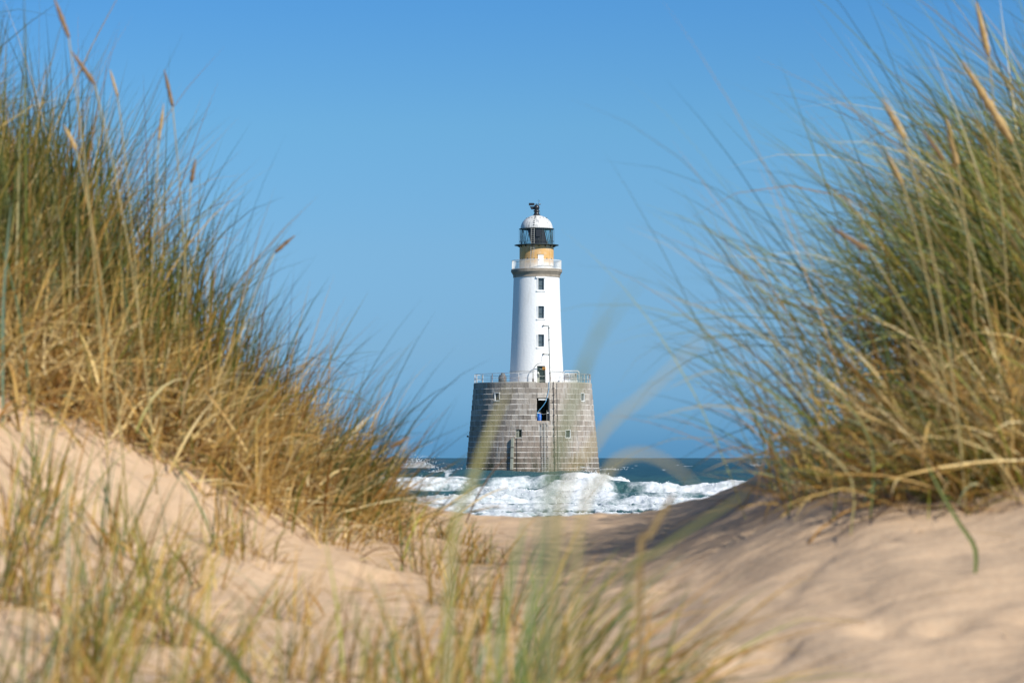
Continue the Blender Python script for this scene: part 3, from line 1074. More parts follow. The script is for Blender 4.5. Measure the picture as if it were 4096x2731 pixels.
# --- gallery cornice, railing
MB().lathe([(2.94, 25.76), (2.99, 25.78), (2.99, 26.13), (3.05, 26.15), (3.14, 26.33), (3.17, 26.42), (3.25, 26.44), (3.25, 26.78), (3.22, 26.80), (2.0, 26.80)], 96, TX).build('gallery_cornice', M['sandstone'], lh)
gal = empty('gallery_railing', (0, 0, 0))
gal.parent = lh
RG = 3.13
for z, rad in ((27.92, 0.035), (26.90, 0.022)):
    MB().tube([polar(t, RG, z, TX) for t in np.linspace(-math.pi, math.pi, 96, endpoint=False)], rad, 6, closed=True).build('handrail' if z > 27 else 'bottom_rail', M['white'], gal)
bme = None
nb = 144
for k in range(nb):
    t = 2 * math.pi * k / nb
    if bme is None:
        o = MB().box(-0.014, 0.014, -0.014, 0.014, 26.80, 27.92).build('baluster', M['white'], gal)
        bme = o.data
    else:
        o = link(bpy.data.objects.new('baluster', bme), gal)
    o.location = polar(t, RG, 0, TX)
    o.rotation_euler = (0, 0, t)

# --- ochre drum with door and vents
drum = MB().lathe([(2.17, 26.80), (2.17, 29.86)], 96, TX).build('watch_room', M['yellow'], lh, smooth=True)
for t in (-0.75, 0.86):
    MB(frame_at(t, 2.17, 26.82, TX)).box(-0.03, 0.03, -0.02, 0.03, 0, 3.0).build('seam_strip', M['yellow'], drum)
F = frame_at(th_of(0.505, 2.17), 2.17, 26.82, TX)
gd = MB(F).box(-0.36, 0.36, -0.12, 0.03, 0.0, 1.74).build('gallery_door', M['white'], lh)
MB(F).box(-0.42, 0.42, -0.12, 0.06, 1.74, 1.80).build('door_head', M['sandstone'], gd)
MB(F).box(-0.28, -0.22, 0.03, 0.09, 1.02, 1.16).build('handle', M['cable'], gd)
for x in (-2.05, -1.77, -1.13, -0.34, 1.28, 1.85):
    v = MB(frame_at(th_of(x, 2.17), 2.17, 28.11, TX))
    v.tube([(0, -0.05, 0), (0, 0.03, 0)], 0.085, 12)
    v.build('vent', M['cable'], drum)

# --- lantern
MB().lathe([(2.17, 29.80), (2.82, 29.86), (2.82, 29.93), (2.0, 29.95)], 72, TX).build('lantern_gallery', M['dark_frame'], lh)
for k in range(16):
    t = 2 * math.pi * (k + 0.3) / 16
    MB(frame_at(t, 2.17, 29.60, TX)).add([(u, o, w) for u in (-0.03, 0.03) for o, w in ((0, 0), (0, 0.24), (0.42, 0.24))], [(0, 1, 2), (5, 4, 3), (0, 3, 4, 1), (1, 4, 5, 2), (2, 5, 3, 0)]).build('bracket', M['dark_frame'], lh)
lan = empty('lantern', (0, 0, 0))
lan.parent = lh
RL, ZL0, ZL1 = 2.05, 29.95, 31.93
NP = 12
off = 0.18
for k in range(NP):          # slanted glazing bars, alternating direction
    ta, tb = off + 2 * math.pi * k / NP, off + 2 * math.pi * (k + 0.5) / NP
    for (a, b_) in ((ta, tb), (ta + 2 * math.pi / NP, tb)):
        MB().tube([polar(a + (b_ - a) * s, RL, ZL0 + (ZL1 - ZL0) * s, TX) for s in np.linspace(0, 1, 5)], 0.035, 6).build('glazing_bar', M['dark_frame'], lan)
BLANK = (-0.55, 0.50)
for k in range(NP):
    ta, tm, tb = [off + 2 * math.pi * (k + q) / NP for q in (0, 0.5, 1)]
    for tri in (((ta, ZL0), (tb, ZL0), (tm, ZL1)), ((tm, ZL1), (tb, ZL0), (tb + math.pi / NP, ZL1))):
        c = math.remainder(sum(t for t, z in tri) / 3, 2 * math.pi)
        blank = BLANK[0] < c < BLANK[1]
        n = 4
        vs, fs, idx = [], [], {}
        A, B, C = tri
        for i in range(n + 1):
            for j in range(n + 1 - i):
                s, t_ = i / n, j / n
                th_ = A[0] * (1 - s - t_) + B[0] * s + C[0] * t_
                zz = A[1] * (1 - s - t_) + B[1] * s + C[1] * t_
                idx[i, j] = len(vs)
                vs.append(polar(th_, RL - 0.01, zz, TX))
        for i in range(n):
            for j in range(n - i):
                fs.append((idx[i, j], idx[i + 1, j], idx[i, j + 1]))
                if j < n - i - 1:
                    fs.append((idx[i + 1, j], idx[i + 1, j + 1], idx[i, j + 1]))
        MB().add(vs, fs).build('blanking_panel' if blank else 'pane', M['black'] if blank else M['lantern_glass'], lan)
MB(frame_at(0.07, RL, 0, TX)).box(-0.25, 0.30, 0.0, 0.16, 30.85, 31.72).build('louvre_box', M['black'], lan)
for k in range(10):
    t = 2 * math.pi * (k + 0.5) / 10
    MB().tube([polar(t, 2.21, 29.93, TX), polar(t, 2.21, 31.95, TX)], 0.022, 6).build('outer_bar', M['dark_frame'], lan)
for z in (30.32, 30.42):
    MB().tube([polar(t, 2.21, z, TX) for t in np.linspace(-math.pi, math.pi, 60, endpoint=False)], 0.012, 6, closed=True).build('hand_ring', M['dark_frame'], lan)
# optic inside and pale stand
MB().lathe([(0.1, 29.95), (0.55, 30.0), (0.55, 30.6), (0.35, 30.7), (0.42, 31.0), (0.42, 31.5), (0.1, 31.6)], 24, TX).build('optic', M['tank'], lan, smooth=True)
MB(frame_at(0.9, 1.5, 29.95, TX)).box(-0.18, 0.18, -0.2, 0.1, 0, 0.36).build('pale_stand', M['wood'], lan)

# --- dome, cowl, vane
dome = MB().lathe([(2.0, 31.90), (2.235, 31.93), (2.235, 31.99), (2.06, 32.02)], 72, TX).build('dome_rim', M['dark_frame'], lh)
MB().lathe([(2.045 * math.cos(a), 32.02 + 1.70 * math.sin(a)) for a in np.linspace(0, 1.36, 14)], 72, TX).build('dome_shell', M['dome'], dome, smooth=True)
for k in range(9):        # lifting eyes on the dome
    t, a = -1.2 + 0.38 * k, 0.85 + 0.05 * (k % 2)
    MB(frame_at(t, 2.045 * math.cos(a), 32.02 + 1.70 * math.sin(a), TX)).box(-0.05, 0.05, -0.03, 0.07, 0, 0.05).build('lifting_eye', M['dark_frame'], dome)
for k in range(7):        # steps up the dome
    a = 0.2 + 0.16 * k
    MB(frame_at(-0.17, 2.045 * math.cos(a), 32.02 + 1.70 * math.sin(a), TX)).box(-0.10, 0.10, -0.03, 0.09, 0, 0.03).build('dome_step', M['dark_frame'], dome)
cowl = MB().lathe([(0.50, 33.66), (0.40, 33.80), (0.31, 34.0), (0.28, 34.12), (0.41, 34.20), (0.42, 34.24), (0.33, 34.33), (0.29, 34.38)]
                  + [(0.37 * math.cos(a), 34.68 + 0.39 * math.sin(a)) for a in np.linspace(-0.75, 1.55, 12)], 32, TX).build('cowl', M['black'], lh, smooth=True)


def plate(pts, y, t, name, parent):
    n = len(pts)
    vs = [(x, y - t, z) for x, z in pts] + [(x, y + t, z) for x, z in pts]
    fs = [tuple(range(n)), tuple(range(2 * n - 1, n - 1, -1))] + [(i, i + n, (i + 1) % n + n, (i + 1) % n) for i in range(n)]
    return MB().add(vs, fs).build(name, M['black'], parent)


vane = MB().tube([(TX - 0.35, 0, 35.12), (TX + 0.38, 0, 35.12)], 0.022, 8).build('wind_vane', M['black'], lh)
plate([(TX - 0.99, 34.95), (TX - 0.99, 35.28), (TX - 0.37, 35.28), (TX - 0.22, 35.12), (TX - 0.37, 34.95)], 0, 0.015, 'vane_tail', vane)
MB().tube([(TX + 0.26, 0, 35.12), (TX + 0.34, 0, 35.12), (TX + 0.42, 0, 35.12), (TX + 0.58, 0, 35.12)], [0.05, 0.10, 0.08, 0.005], 10).build('vane_point', M['black'], vane)
MB().tube([(TX, 0, 35.05), (TX, 0, 35.22)], 0.03, 8).build('pivot', M['black'], vane)
plate([(TX - 0.87, 34.84), (TX - 0.30, 34.84), (TX - 0.30, 34.45), (TX - 0.68, 34.45)], 0, 0.02, 'cowl_tail', cowl)
rod = MB().tube([(TX + 0.28, 0, 34.85), (TX + 0.275, 0, 35.72)], 0.016, 6).build('lightning_rod', M['black'], lh)
for s in (-1, 1):
    MB().tube([(TX + 0.276, 0, 35.46), (TX + 0.276 + s * 0.15, 0, 35.60)], 0.012, 6).build('prong', M['black'], rod)
MB().tube([polar(0.9, 0.5, 34.25, TX), polar(0.9, 0.62, 33.70, TX)], 0.012, 6).build('conductor', M['cable'], rod)

# --- ladders on lantern and drum
for nm, r0, r1, z0, z1, x0, x1 in (('lantern_ladder', 2.34, 2.34, 29.95, 31.98, -0.52, -0.50), ('drum_ladder', 2.60, 2.45, 26.85, 29.84, -0.60, -0.54)):
    L = empty(nm, (0, 0, 0))
    L.parent = lh
    for s in (-0.2, 0.2):
        MB().tube([(TX + x0 + s, -math.sqrt(r0 ** 2 - 0.25), z0), (TX + x1 + s, -math.sqrt(r1 ** 2 - 0.25), z1)], 0.026, 6).build('rail', M['steel'], L)
    n = int((z1 - z0) / 0.25)
    for k in range(n):
        q = (k + 0.5) / n
        x, y, z = TX + x0 + (x1 - x0) * q, -math.sqrt((r0 + (r1 - r0) * q) ** 2 - 0.25), z0 + (z1 - z0) * q
        MB().tube([(x - 0.2, y, z), (x + 0.2, y, z)], 0.017, 6).build('rung', M['steel'], L)
    MB().box(TX + x1 - 0.35, TX + x1 + 0.38, -r1 - 0.05, -r1 + 0.16, z1 + 0.01, z1 + 0.05).build('landing_plate', M['steel'], L)

# ------------------------------------------------------------------ loose things on the lighthouse
# blue barrel in the base doorway
F = frame_at(th_of(0.80, 7.8), 0, 0)
bx, by, bz = F(0.02, r_base(8) - 0.42, 0)
bar = empty('barrel', (LX + bx, LY + by, 7.50))
tag(bar, 'blue plastic barrel standing in the doorway of the granite base', 'barrel')
MB().lathe([(0.0, 0.0), (0.22, 0.0), (0.245, 0.05), (0.265, 0.28), (0.25, 0.30), (0.27, 0.33), (0.27, 0.58), (0.25, 0.60), (0.265, 0.63), (0.24, 0.86), (0.20, 0.90)], 28).build('body', M['blue'], bar, smooth=True)
MB().lathe([(0.22, 0.90), (0.23, 0.94), (0.0, 0.95)], 28).build('lid', M['cable'], bar)

# blue hose hanging across the doorway
hp = []
for x, z in ((2.02, 12.42), (1.98, 12.2), (1.96, 11.4), (1.78, 10.6), (1.62, 10.0), (1.30, 9.45), (0.93, 9.0), (0.66, 8.7), (0.55, 8.4), (0.52, 7.9)):
    rr = r_base(z) + 0.10
    hp.append((x, -math.sqrt(rr * rr - x * x), z))
hs = []
for i in range(len(hp) - 1):
    p = [np.array(hp[max(0, min(len(hp) - 1, i + d))]) for d in (-1, 0, 1, 2)]
    for t in np.linspace(0, 1, 5, endpoint=False):
        hs.append(0.5 * (2 * p[1] + (p[2] - p[0]) * t + (2 * p[0] - 5 * p[1] + 4 * p[2] - p[3]) * t * t + (3 * p[1] - p[0] - 3 * p[2] + p[3]) * t ** 3))
o = MB().tube(hs, 0.03, 8).build('hose', M['hose_blue'], None, smooth=True)
o.location = (LX, LY, 0)
tag(o, 'pale blue hose hanging from the platform edge across the base doorway', 'hose')

# orange hoist on the davit hook
hk = empty('chain_hoist', (LX + HP[0], LY + HP[1], HP[2]))
tag(hk, 'orange and black chain hoist hanging from the curved davit arm', 'hoist')
MB().lathe([(0.02, -0.17), (0.10, -0.15), (0.12, 0), (0.10, 0.15), (0.02, 0.17)], 16).build('drive_body', M['black'], hk, smooth=True)
for s in (-1, 1):
    MB().lathe([(0.02, -0.19), (0.075, -0.15), (0.095, 0), (0.075, 0.15), (0.02, 0.19)], 16, cx=s * 0.12).build('side_casing', M['orange'], hk, smooth=True)
MB().tube([(0, 0, 0.15), (0.0, 0, 0.30)], 0.025, 6).build('top_hook', M['steel'], hk)

# grey tank
tk = empty('tank', (LX - 3.83, LY - 3.6, Z_TOP - 0.05))
tag(tk, 'dark grey stepped tank behind the platform railing left of the tower', 'tank')
MB().lathe([(0.0, 0), (0.51, 0.0), (0.52, 0.82), (0.47, 0.92), (0.40, 0.94)], 32).build('body', M['tank'], tk, smooth=True)
MB().lathe([(0.40, 0.94), (0.41, 0.98), (0.41, 1.08), (0.36, 1.13), (0.20, 1.14)], 32).build('shoulder', M['tank'], tk, smooth=True)
MB().lathe([(0.20, 1.14), (0.20, 1.30), (0.14, 1.37), (0.0, 1.38)], 24).build('cap', M['tank'], tk, smooth=True)

# white cage with boxes, right of the tower
cg = empty('equipment_cage', (LX + 4.9, LY - 3.2, Z_TOP - 0.05))
tag(cg, 'white tubular cage on a pale plinth right of the tower foot', 'cage')
MB().box(-1.0, 0.75, -0.6, 0.7, 0, 0.46).build('plinth', M['white_tower'], cg)
for yy in (-0.72, 0.78):
    MB().tube([(-1.05, yy, 0), (-1.05, yy, 1.35), (-0.85, yy, 1.62), (0.75, yy, 1.62), (0.93, yy, 1.45), (0.95, yy, 0)], 0.04, 8).build('hoop', M['white'], cg)
for x in (-0.3, 0.0, 0.3, 0.62):
    MB().tube([(x, -0.72, 0.4), (x, -0.72, 1.22)], 0.022, 6).build('bar', M['white'], cg)
MB().tube([(-1.05, -0.72, 1.22), (0.95, -0.72, 1.22)], 0.03, 6).build('top_bar', M['white'], cg)
for x, w, lab in ((-0.55, 0.58, 'leftmost of the grey boxes inside the white cage'), (0.02, 0.46, 'middle grey box inside the white cage on the platform'), (0.46, 0.36, 'narrow right hand grey box inside the white cage')):
    bo = empty('equipment_box', (LX + 4.9 + x, LY - 3.25, Z_TOP + 0.42))
    tag(bo, lab, 'box', 'grey boxes in the platform cage')
    MB().box(-w / 2, w / 2, -0.3, 0.3, 0, 0.70).build('body', M['box'], bo)
    MB().box(-w / 2 + 0.02, w / 2 - 0.02, -0.32, 0.32, 0.70, 0.90).build('lid', M['white'], bo)
    MB().box(-0.05, 0.05, -0.35, -0.32, 0.62, 0.76).build('latch', M['cable'], bo)

# ------------------------------------------------------------------ marram grass
GREEN = np.array([(0.060, 0.090, 0.012), (0.105, 0.130, 0.020), (0.055, 0.095, 0.040), (0.21, 0.22, 0.035), (0.13, 0.19, 0.10), (0.19, 0.25, 0.15)])
GREEN_R = np.array([(0.16, 0.20, 0.025), (0.30, 0.31, 0.045), (0.24, 0.27, 0.04), (0.12, 0.18, 0.085), (0.20, 0.27, 0.16), (0.30, 0.30, 0.08), (0.075, 0.115, 0.02)])
GREEN_L = np.array([(0.060, 0.082, 0.008), (0.100, 0.112, 0.011), (0.038, 0.060, 0.012), (0.150, 0.140, 0.017), (0.075, 0.11, 0.040)])
STRAW_L = np.array([(0.50, 0.30, 0.070), (0.34, 0.18, 0.035), (0.62, 0.43, 0.14), (0.21, 0.10, 0.022)])
STRAW = np.array([(0.62, 0.43, 0.14), (0.48, 0.30, 0.075), (0.74, 0.56, 0.25), (0.38, 0.20, 0.05), (0.80, 0.66, 0.36)])
BROWN = np.array([(0.17, 0.085, 0.025), (0.26, 0.13, 0.035), (0.11, 0.06, 0.022)])


def pick(pal, n):
    return pal[rng.integers(0, len(pal), n)] * rng.uniform(0.75, 1.25, (n, 1))


def blade_mesh(base, az, lean, curl, length, width, c0, c1, S=7, twist=None):
    """ribbon blades with a shallow V section; returns verts, faces, colours"""
    n = len(base)
    t = np.linspace(0, 1, S)
    phi = lean[:, None] + curl[:, None] * t[None, :] ** 1.4
    ds = length[:, None] / (S - 1)
    dx, dz = np.sin(phi) * ds, np.cos(phi) * ds
    hx = np.concatenate([np.zeros((n, 1)), np.cumsum(0.5 * (dx[:, 1:] + dx[:, :-1]), 1)], 1)
    hz = np.concatenate([np.zeros((n, 1)), np.cumsum(0.5 * (dz[:, 1:] + dz[:, :-1]), 1)], 1)
    ca, sa = np.cos(az)[:, None], np.sin(az)[:, None]
    p = np.stack([base[:, 0:1] + hx * ca, base[:, 1:2] + hx * sa, base[:, 2:3] + hz], -1)
    if twist is None:
        twist = rng.uniform(-1.2, 1.2, n)
    perp = np.stack([-sa + 0 * phi, ca + 0 * phi, 0 * phi], -1)
    nor = np.stack([np.cos(phi) * ca, np.cos(phi) * sa, -np.sin(phi)], -1)
    tw = (twist[:, None] * (0.4 + 0.6 * t[None, :]))[..., None]
    wv = perp * np.cos(tw) + nor * np.sin(tw)
    nv = nor * np.cos(tw) - perp * np.sin(tw)
    prof = np.minimum(1.0, 0.55 + 3 * t) * (1 - t ** 2.2) + 0.03
    w = width[:, None, None] * prof[None, :, None] * 0.5
    v = np.stack([p - wv * w, p + nv * w * 0.5, p + wv * w], 2)          # n,S,3,3
    cc = c0[:, None, :] * (1 - t[None, :, None] ** 0.7) + c1[:, None, :] * t[None, :, None] ** 0.7
    cc = np.repeat(cc[:, :, None, :], 3, 2)
    i = (np.arange(n) * S * 3)[:, None] + (np.arange(S - 1) * 3)[None, :]
    i = i.ravel()
    f = np.concatenate([np.stack([i, i + 1, i + 4, i + 3], 1), np.stack([i + 1, i + 2, i + 5, i + 4], 1)])
    return v.reshape(-1, 3), f, cc.reshape(-1, 3)


def grass_obj(name, parts, origin=None):
    vs, fs, cs, n = [], [], [], 0
    for v, f, c in parts:
        vs.append(v)
        fs.append(f + n)
        cs.append(c)
        n += len(v)
    v = np.concatenate(vs)
    c = np.concatenate(cs)
    if origin is not None:
        v = v - np.asarray(origin)
    o = np_mesh(name, v, np.concatenate(fs), M['grass'], (('tint', 'FLOAT_COLOR', np.hstack([c, np.ones((len(c), 1))])),))
    if origin is not None:
        o.location = origin
    return o


def mixpal(n, g, b=0.08):
    k = rng.random(n)
    out = pick(STRAW, n)
    gr, br = pick(GREEN, n), pick(BROWN, n)
    out[k < g] = gr[k < g]
    out[k > 1 - b] = br[k > 1 - b]
    return out


def project(x, y, z):
    return 2048 + x / y * FPX, HOR - (z - ZC) / y * FPX


# left mass: tussocks over the left dune, above the sand edge
EDGE_L = ([-900, 0, 350, 520, 700, 950, 1200, 1450, 1700], [1480, 1590, 1640, 1740, 1790, 1910, 1995, 2040, 2075])


def clump(parts, x, d, n, h, dirs, lean, curl, g, wid, thatch, thatch_h, S=7, spread=0.08, straw=None, pal=None, root=(0.05, 0.3)):
    """one tussock: a few leaning bundles, some kinked straws and a tangle of dead thatch at its foot"""
    off = rng.normal(0, spread, (n, 2))
    b = np.stack([x + off[:, 0], d + off[:, 1], 0 * off[:, 0]], 1)
    b[:, 2] = ground_fast(b[:, 0], b[:, 1]) - 0.02
    nb = rng.integers(2, 5)
    bund = rng.integers(0, nb, n)
    baz = dirs[0] + rng.normal(0, dirs[1], nb)
    bln = np.abs(rng.normal(lean[0], lean[1], nb))
    bcu = np.abs(rng.normal(curl[0], curl[1], nb))
    bg = np.clip(g + rng.normal(0, 0.28, nb), 0, 1)
    az = baz[bund] + rng.normal(0, 0.45, n)
    ln = np.abs(bln[bund] + rng.normal(0, 0.14, n))
    cu = np.abs(bcu[bund] + rng.normal(0, 0.22, n))
    L = h * rng.uniform(0.45, 1.12, n)
    k = rng.random(n) < 0.12                    # tall thin leaders above the tussock
    L[k] *= 1.3
    ln[k] *= 0.6
    k = rng.random(n) < 0.10                    # bent-over blades
    cu[k] += rng.uniform(0.8, 1.6, k.sum())
    W = rng.uniform(*wid, n)
    c1 = np.where((rng.random(n) < bg[bund])[:, None], pick(GREEN if pal is None else pal, n), pick(STRAW if straw is None else straw, n))
    c0 = np.where((rng.random(n) < 0.6)[:, None], c1 * 0.9, mixpal(n, *root))
    parts.append(blade_mesh(b, az, ln, cu, L, W, c0, c1, S=S))
    m = thatch
    if m:
        off = rng.normal(0, spread * 1.9, (m, 2))
        b = np.stack([x + off[:, 0], d + off[:, 1], 0 * off[:, 0]], 1)
        b[:, 2] = ground_fast(b[:, 0], b[:, 1]) + rng.uniform(0, 0.20, m) * rng.random(m)
        taz = np.where(rng.random(m) < 0.5, dirs[0] + rng.normal(0, 0.8, m), rng.uniform(0, 6.28, m))
        parts.append(blade_mesh(b, taz, rng.uniform(0.35, 1.7, m), rng.uniform(0, 1.3, m), rng.uniform(*thatch_h, m),
                                rng.uniform(0.005, 0.0130, m), mixpal(m, 0.02, 0.26), mixpal(m, 0.05, 0.14), S=6))


def left_mass():
    parts = []
    nt_ = 0
    while nt_ < 330:
        d = rng.uniform(9.0, 15.5)
        px = rng.uniform(-700, 1640)
        x = (px - 2048) / FPX * d
        z = ground_fast(x, d)[0]
        py = HOR - (z - ZC) / d * FPX
        lim = np.interp(px, *EDGE_L) + 25 + 60 * float(perlin(np.array([px / 170.0]), np.array([0.5]), 4)[0])
        if py > lim and not (py < lim + 110 and rng.random() < 0.06):
            continue
        if px > 1100 and rng.random() < (px - 1100) / 430:
            continue
        if px > 350 and d > 12.5 and rng.random() < 0.55:
            continue
        nt_ += 1
        front = py > lim - 160
        edge = np.clip((px - 650) / 900, 0, 1)
        h = rng.uniform(0.64, 1.14) * (1 - 0.06 * edge) * (0.75 if front else 1.0)
        dirs = (0.1, 0.8) if edge > 0.2 else ((PI * 0.75, 1.3) if rng.random() < 0.7 else (0.0, 1.5))
        clump(parts, x, d, int(rng.uniform(12, 22) if front else rng.uniform(28, 46)), h, dirs, (0.18 + 0.22 * edge, 0.24 + 0.08 * edge), (0.30 + 0.20 * edge, 0.28), 0.42 if front else 0.84,
              (0.0045, 0.0100), int(rng.uniform(46, 84)) if py > lim - 420 else int(rng.uniform(14, 30)), (0.12, 0.46), straw=STRAW_L, pal=GREEN_L)
    for k in range(13):                      # wiry tussocks leaning out over the gap
        d = rng.uniform(11.4, 13.6)
        px = rng.uniform(1050, 1480)
        clump(parts, (px - 2048) / FPX * d, d, int(rng.uniform(10, 18)), rng.uniform(0.7, 1.05) * (1.25 - px / 3200), (0.0, 0.35), (0.50, 0.22), (0.40, 0.25), 0.85,
              (0.0045, 0.0085), 8, (0.12, 0.3), straw=STRAW_L, pal=GREEN_L)
    o = grass_obj('marram_grass', parts)
    tag(o, 'dense green and straw marram grass covering the left dune', 'grass', kind='stuff')


def right_mass():
    parts = []
    nt_ = 0
    while nt_ < 300:
        d = rng.uniform(7.3, 16.5)
        px = rng.uniform(3060, 6000)
        x = (px - 2048) / FPX * d
        z = ground_fast(x, d)[0]
        py = HOR - (z - ZC) / d * FPX
        lim = np.interp(px, [3000, 3250, 3500, 3800, 4096, 4800], [1840, 1860, 1900, 1960, 2000, 2020])
        if py > lim and not (py < lim + 110 and rng.random() < 0.05):
            continue
        if px < 4350 and d < 9.5:
            continue
        if px < 3900 and rng.random() > max(0.05, ((px - 3150) / 750.0)) ** 2.4:
            continue
        if px > 4200 and d < 9.4 + (px - 4200) / 500.0:
            continue
        if px < 3900 and d > 11.5:
            continue
        nt_ += 1
        front = py > lim - 170
        h = rng.uniform(0.70, 1.25) * (0.8 if front else 1.0)
        clump(parts, x, d, int(rng.uniform(26, 46)), h, (PI * (1.12 if front else 1.0), 0.42), (0.72 if front else 0.62, 0.22), (0.75 if front else 0.60, 0.34), 0.68 if front else 0.84,
              (0.0048, 0.0095), int(rng.uniform(12, 28)), (0.2, 0.60), S=8, pal=GREEN_R, root=(0.4, 0.08))
    for k in range(9):                       # long wisps blown out to the left
        d = rng.uniform(8.7, 10.2)
        px = rng.uniform(3220, 3640)
        clump(parts, (px - 2048) / FPX * d, d, int(rng.uniform(7, 13)), rng.uniform(0.85, 1.2), (PI * 1.02, 0.3), (0.52, 0.2), (0.5, 0.3), 0.8,
              (0.0042, 0.0075), 10, (0.2, 0.5), S=9, pal=GREEN_R, root=(0.5, 0.05))
    for k in range(30):                      # the thick front fringe above the bare sand
        d = rng.uniform(8.2, 9.4)
        px = rng.uniform(3780, 4350)
        x = (px - 2048) / FPX * d
        clump(parts, x, d, int(rng.uniform(26, 44)), rng.uniform(0.30, 0.50), (PI * 1.08, 0.5), (0.8, 0.26), (0.7, 0.34), 0.62,
              (0.0042, 0.0085), int(rng.uniform(16, 34)), (0.2, 0.55), S=8, pal=GREEN_R, root=(0.3, 0.08))
    o = grass_obj('marram_grass', parts)
    tag(o, 'windswept blue green marram grass leaning left on the right dune', 'grass', kind='stuff')


PI = math.pi
left_mass()
right_mass()


def tuft(px, d, n, h, az_mean, az_sd, lean, curl, g, label, spread=0.05, wid=(0.0035, 0.0075), thatch=10, group=None):
    if d < 6:
        n, thatch, wid, g, h, lean = int(n * 0.68), thatch // 3, (0.0030, 0.0062), g + 0.15, h * 1.12, lean + 0.15
    x = (px - 2048) / FPX * d
    z = ground_fast(x, d)[0]
    off = rng.normal(0, spread, (n, 2))
    b = np.stack([x + off[:, 0], d + off[:, 1], 0 * off[:, 0]], 1)
    b[:, 2] = ground_fast(b[:, 0], b[:, 1]) - 0.015
    az = az_mean + rng.normal(0, az_sd, n)
    ln = np.abs(rng.normal(lean, 0.16, n))
    cu = np.abs(rng.normal(curl, 0.3, n))
    c1 = np.where((rng.random(n) < g + 0.12)[:, None], pick(GREEN_R, n), pick(STRAW_L, n) * 1.15)
    c0 = np.where((rng.random(n) < 0.45)[:, None], c1 * 0.9, pick(STRAW_L, n))
    parts = [blade_mesh(b, az, ln, cu, h * rng.uniform(0.5, 1.1, n), rng.uniform(*wid, n), c0, c1, S=9)]
    if thatch:
        m = thatch
        off = rng.normal(0, spread * 1.4, (m, 2))
        b = np.stack([x + off[:, 0], d + off[:, 1], 0 * off[:, 0]], 1)
        b[:, 2] = ground_fast(b[:, 0], b[:, 1]) + rng.uniform(0, 0.03, m)
        parts.append(blade_mesh(b, rng.uniform(0, 6.28, m), rng.uniform(0.6, 1.45, m), rng.uniform(0, 0.8, m), h * rng.uniform(0.3, 0.7, m), rng.uniform(*wid, m), mixpal(m, 0, 0.3), mixpal(m, 0.05, 0.1), S=6))
    o = grass_obj('marram_tuft', parts, (x, d, z))
    tag(o, label, 'grass tuft', group or 'marram tufts on the near sand')
    return o


tuft(60, 7.6, 70, 0.42, 0.6, 1.3, 0.35, 0.5, 0.45, 'bushy yellow green tuft at the far left edge of the near sand', thatch=24)
tuft(380, 7.0, 50, 0.46, 1.1, 1.0, 0.25, 0.4, 0.55, 'tall green tuft rising from the sand near the left edge', thatch=14)
tuft(330, 6.1, 60, 0.40, 0.8, 1.2, 0.40, 0.4, 0.35, 'brown based orange tuft in the lower left corner sand', thatch=22)
tuft(40, 5.6, 44, 0.45, 0.7, 1.0, 0.35, 0.5, 0.5, 'tuft cut off by the lower left corner of the picture', thatch=16)
tuft(150, 8.8, 26, 0.40, 0.3, 1.4, 0.30, 0.4, 0.5, 'thin upright tuft below the left dune grass', thatch=8)
tuft(920, 9.6, 30, 0.40, 1.3, 1.4, 0.22, 0.35, 0.4, 'slim upright tuft with a brown foot on the middle left sand', thatch=16)
tuft(1010, 9.9, 16, 0.26, 0.4, 1.4, 0.55, 0.5, 0.15, 'small pale straw tuft beside the slim upright tuft', thatch=18)
tuft(1310, 11.0, 36, 0.28, 0.2, 1.4, 0.35, 0.5, 0.4, 'low tuft at the tip of the left dune grass', thatch=20)
tuft(1560, 12.2, 40, 0.22, 0.3, 1.5, 0.35, 0.5, 0.35, 'straw tuft on the saddle just below the white surf', thatch=30)
tuft(1790, 13.2, 40, 0.17, 0.4, 1.5, 0.35, 0.5, 0.35, 'tawny tuft on the saddle below the left foot of the lighthouse', thatch=30)
tuft(1700, 10.6, 26, 0.34, 0.5, 1.4, 0.45, 0.5, 0.3, 'sparse golden tuft on lit sand below the saddle', thatch=16)
tuft(1400, 5.9, 30, 0.34, 1.2, 0.9, 0.20, 0.3, 0.4, 'thin tuft standing at the bottom edge left of centre', thatch=8)
tuft(1750, 5.6, 60, 0.36, 0.9, 1.0, 0.18, 0.35, 0.4, 'dark stemmed tuft at the bottom edge left of the bright green blades', thatch=14)
tuft(2080, 5.2, 60, 0.36, 0.8, 0.9, 0.22, 0.4, 0.5, 'green tuft at the bottom centre under the lighthouse', thatch=10)
tuft(2130, 6.3, 36, 0.42, 0.3, 0.9, 0.45, 0.6, 0.45, 'leaning olive tuft just right of the bottom centre', thatch=12)
tuft(2330, 5.5, 60, 0.50, 0.25, 0.6, 0.75, 0.6, 0.4, 'long bladed tuft sweeping right over the sand from bottom centre', thatch=8)
tuft(2700, 5.2, 24, 0.44, 0.2, 0.5, 0.75, 0.6, 0.5, 'faint blurred tuft at the bottom edge right of centre', thatch=6)
tuft(3260, 9.2, 60, 0.52, PI * 0.8, 1.2, 0.25, 0.45, 0.75, 'blue green tuft on the crest at the left end of the right dune grass', thatch=14)
tuft(3390, 8.8, 34, 0.42, PI * 1.15, 0.7, 0.9, 0.8, 0.3, 'straw tuft drooping left over the shaded slope of the right dune', thatch=18)
tuft(3700, 8.4, 40, 0.42, PI * 1.2, 0.7, 0.9, 0.9, 0.35, 'straw tuft spilling down the lit sand on the right', thatch=20)
tuft(4010, 8.3, 36, 0.36, PI * 1.1, 0.9, 0.8, 0.8, 0.25, 'golden low tuft at the right edge above the bare sand', thatch=24)


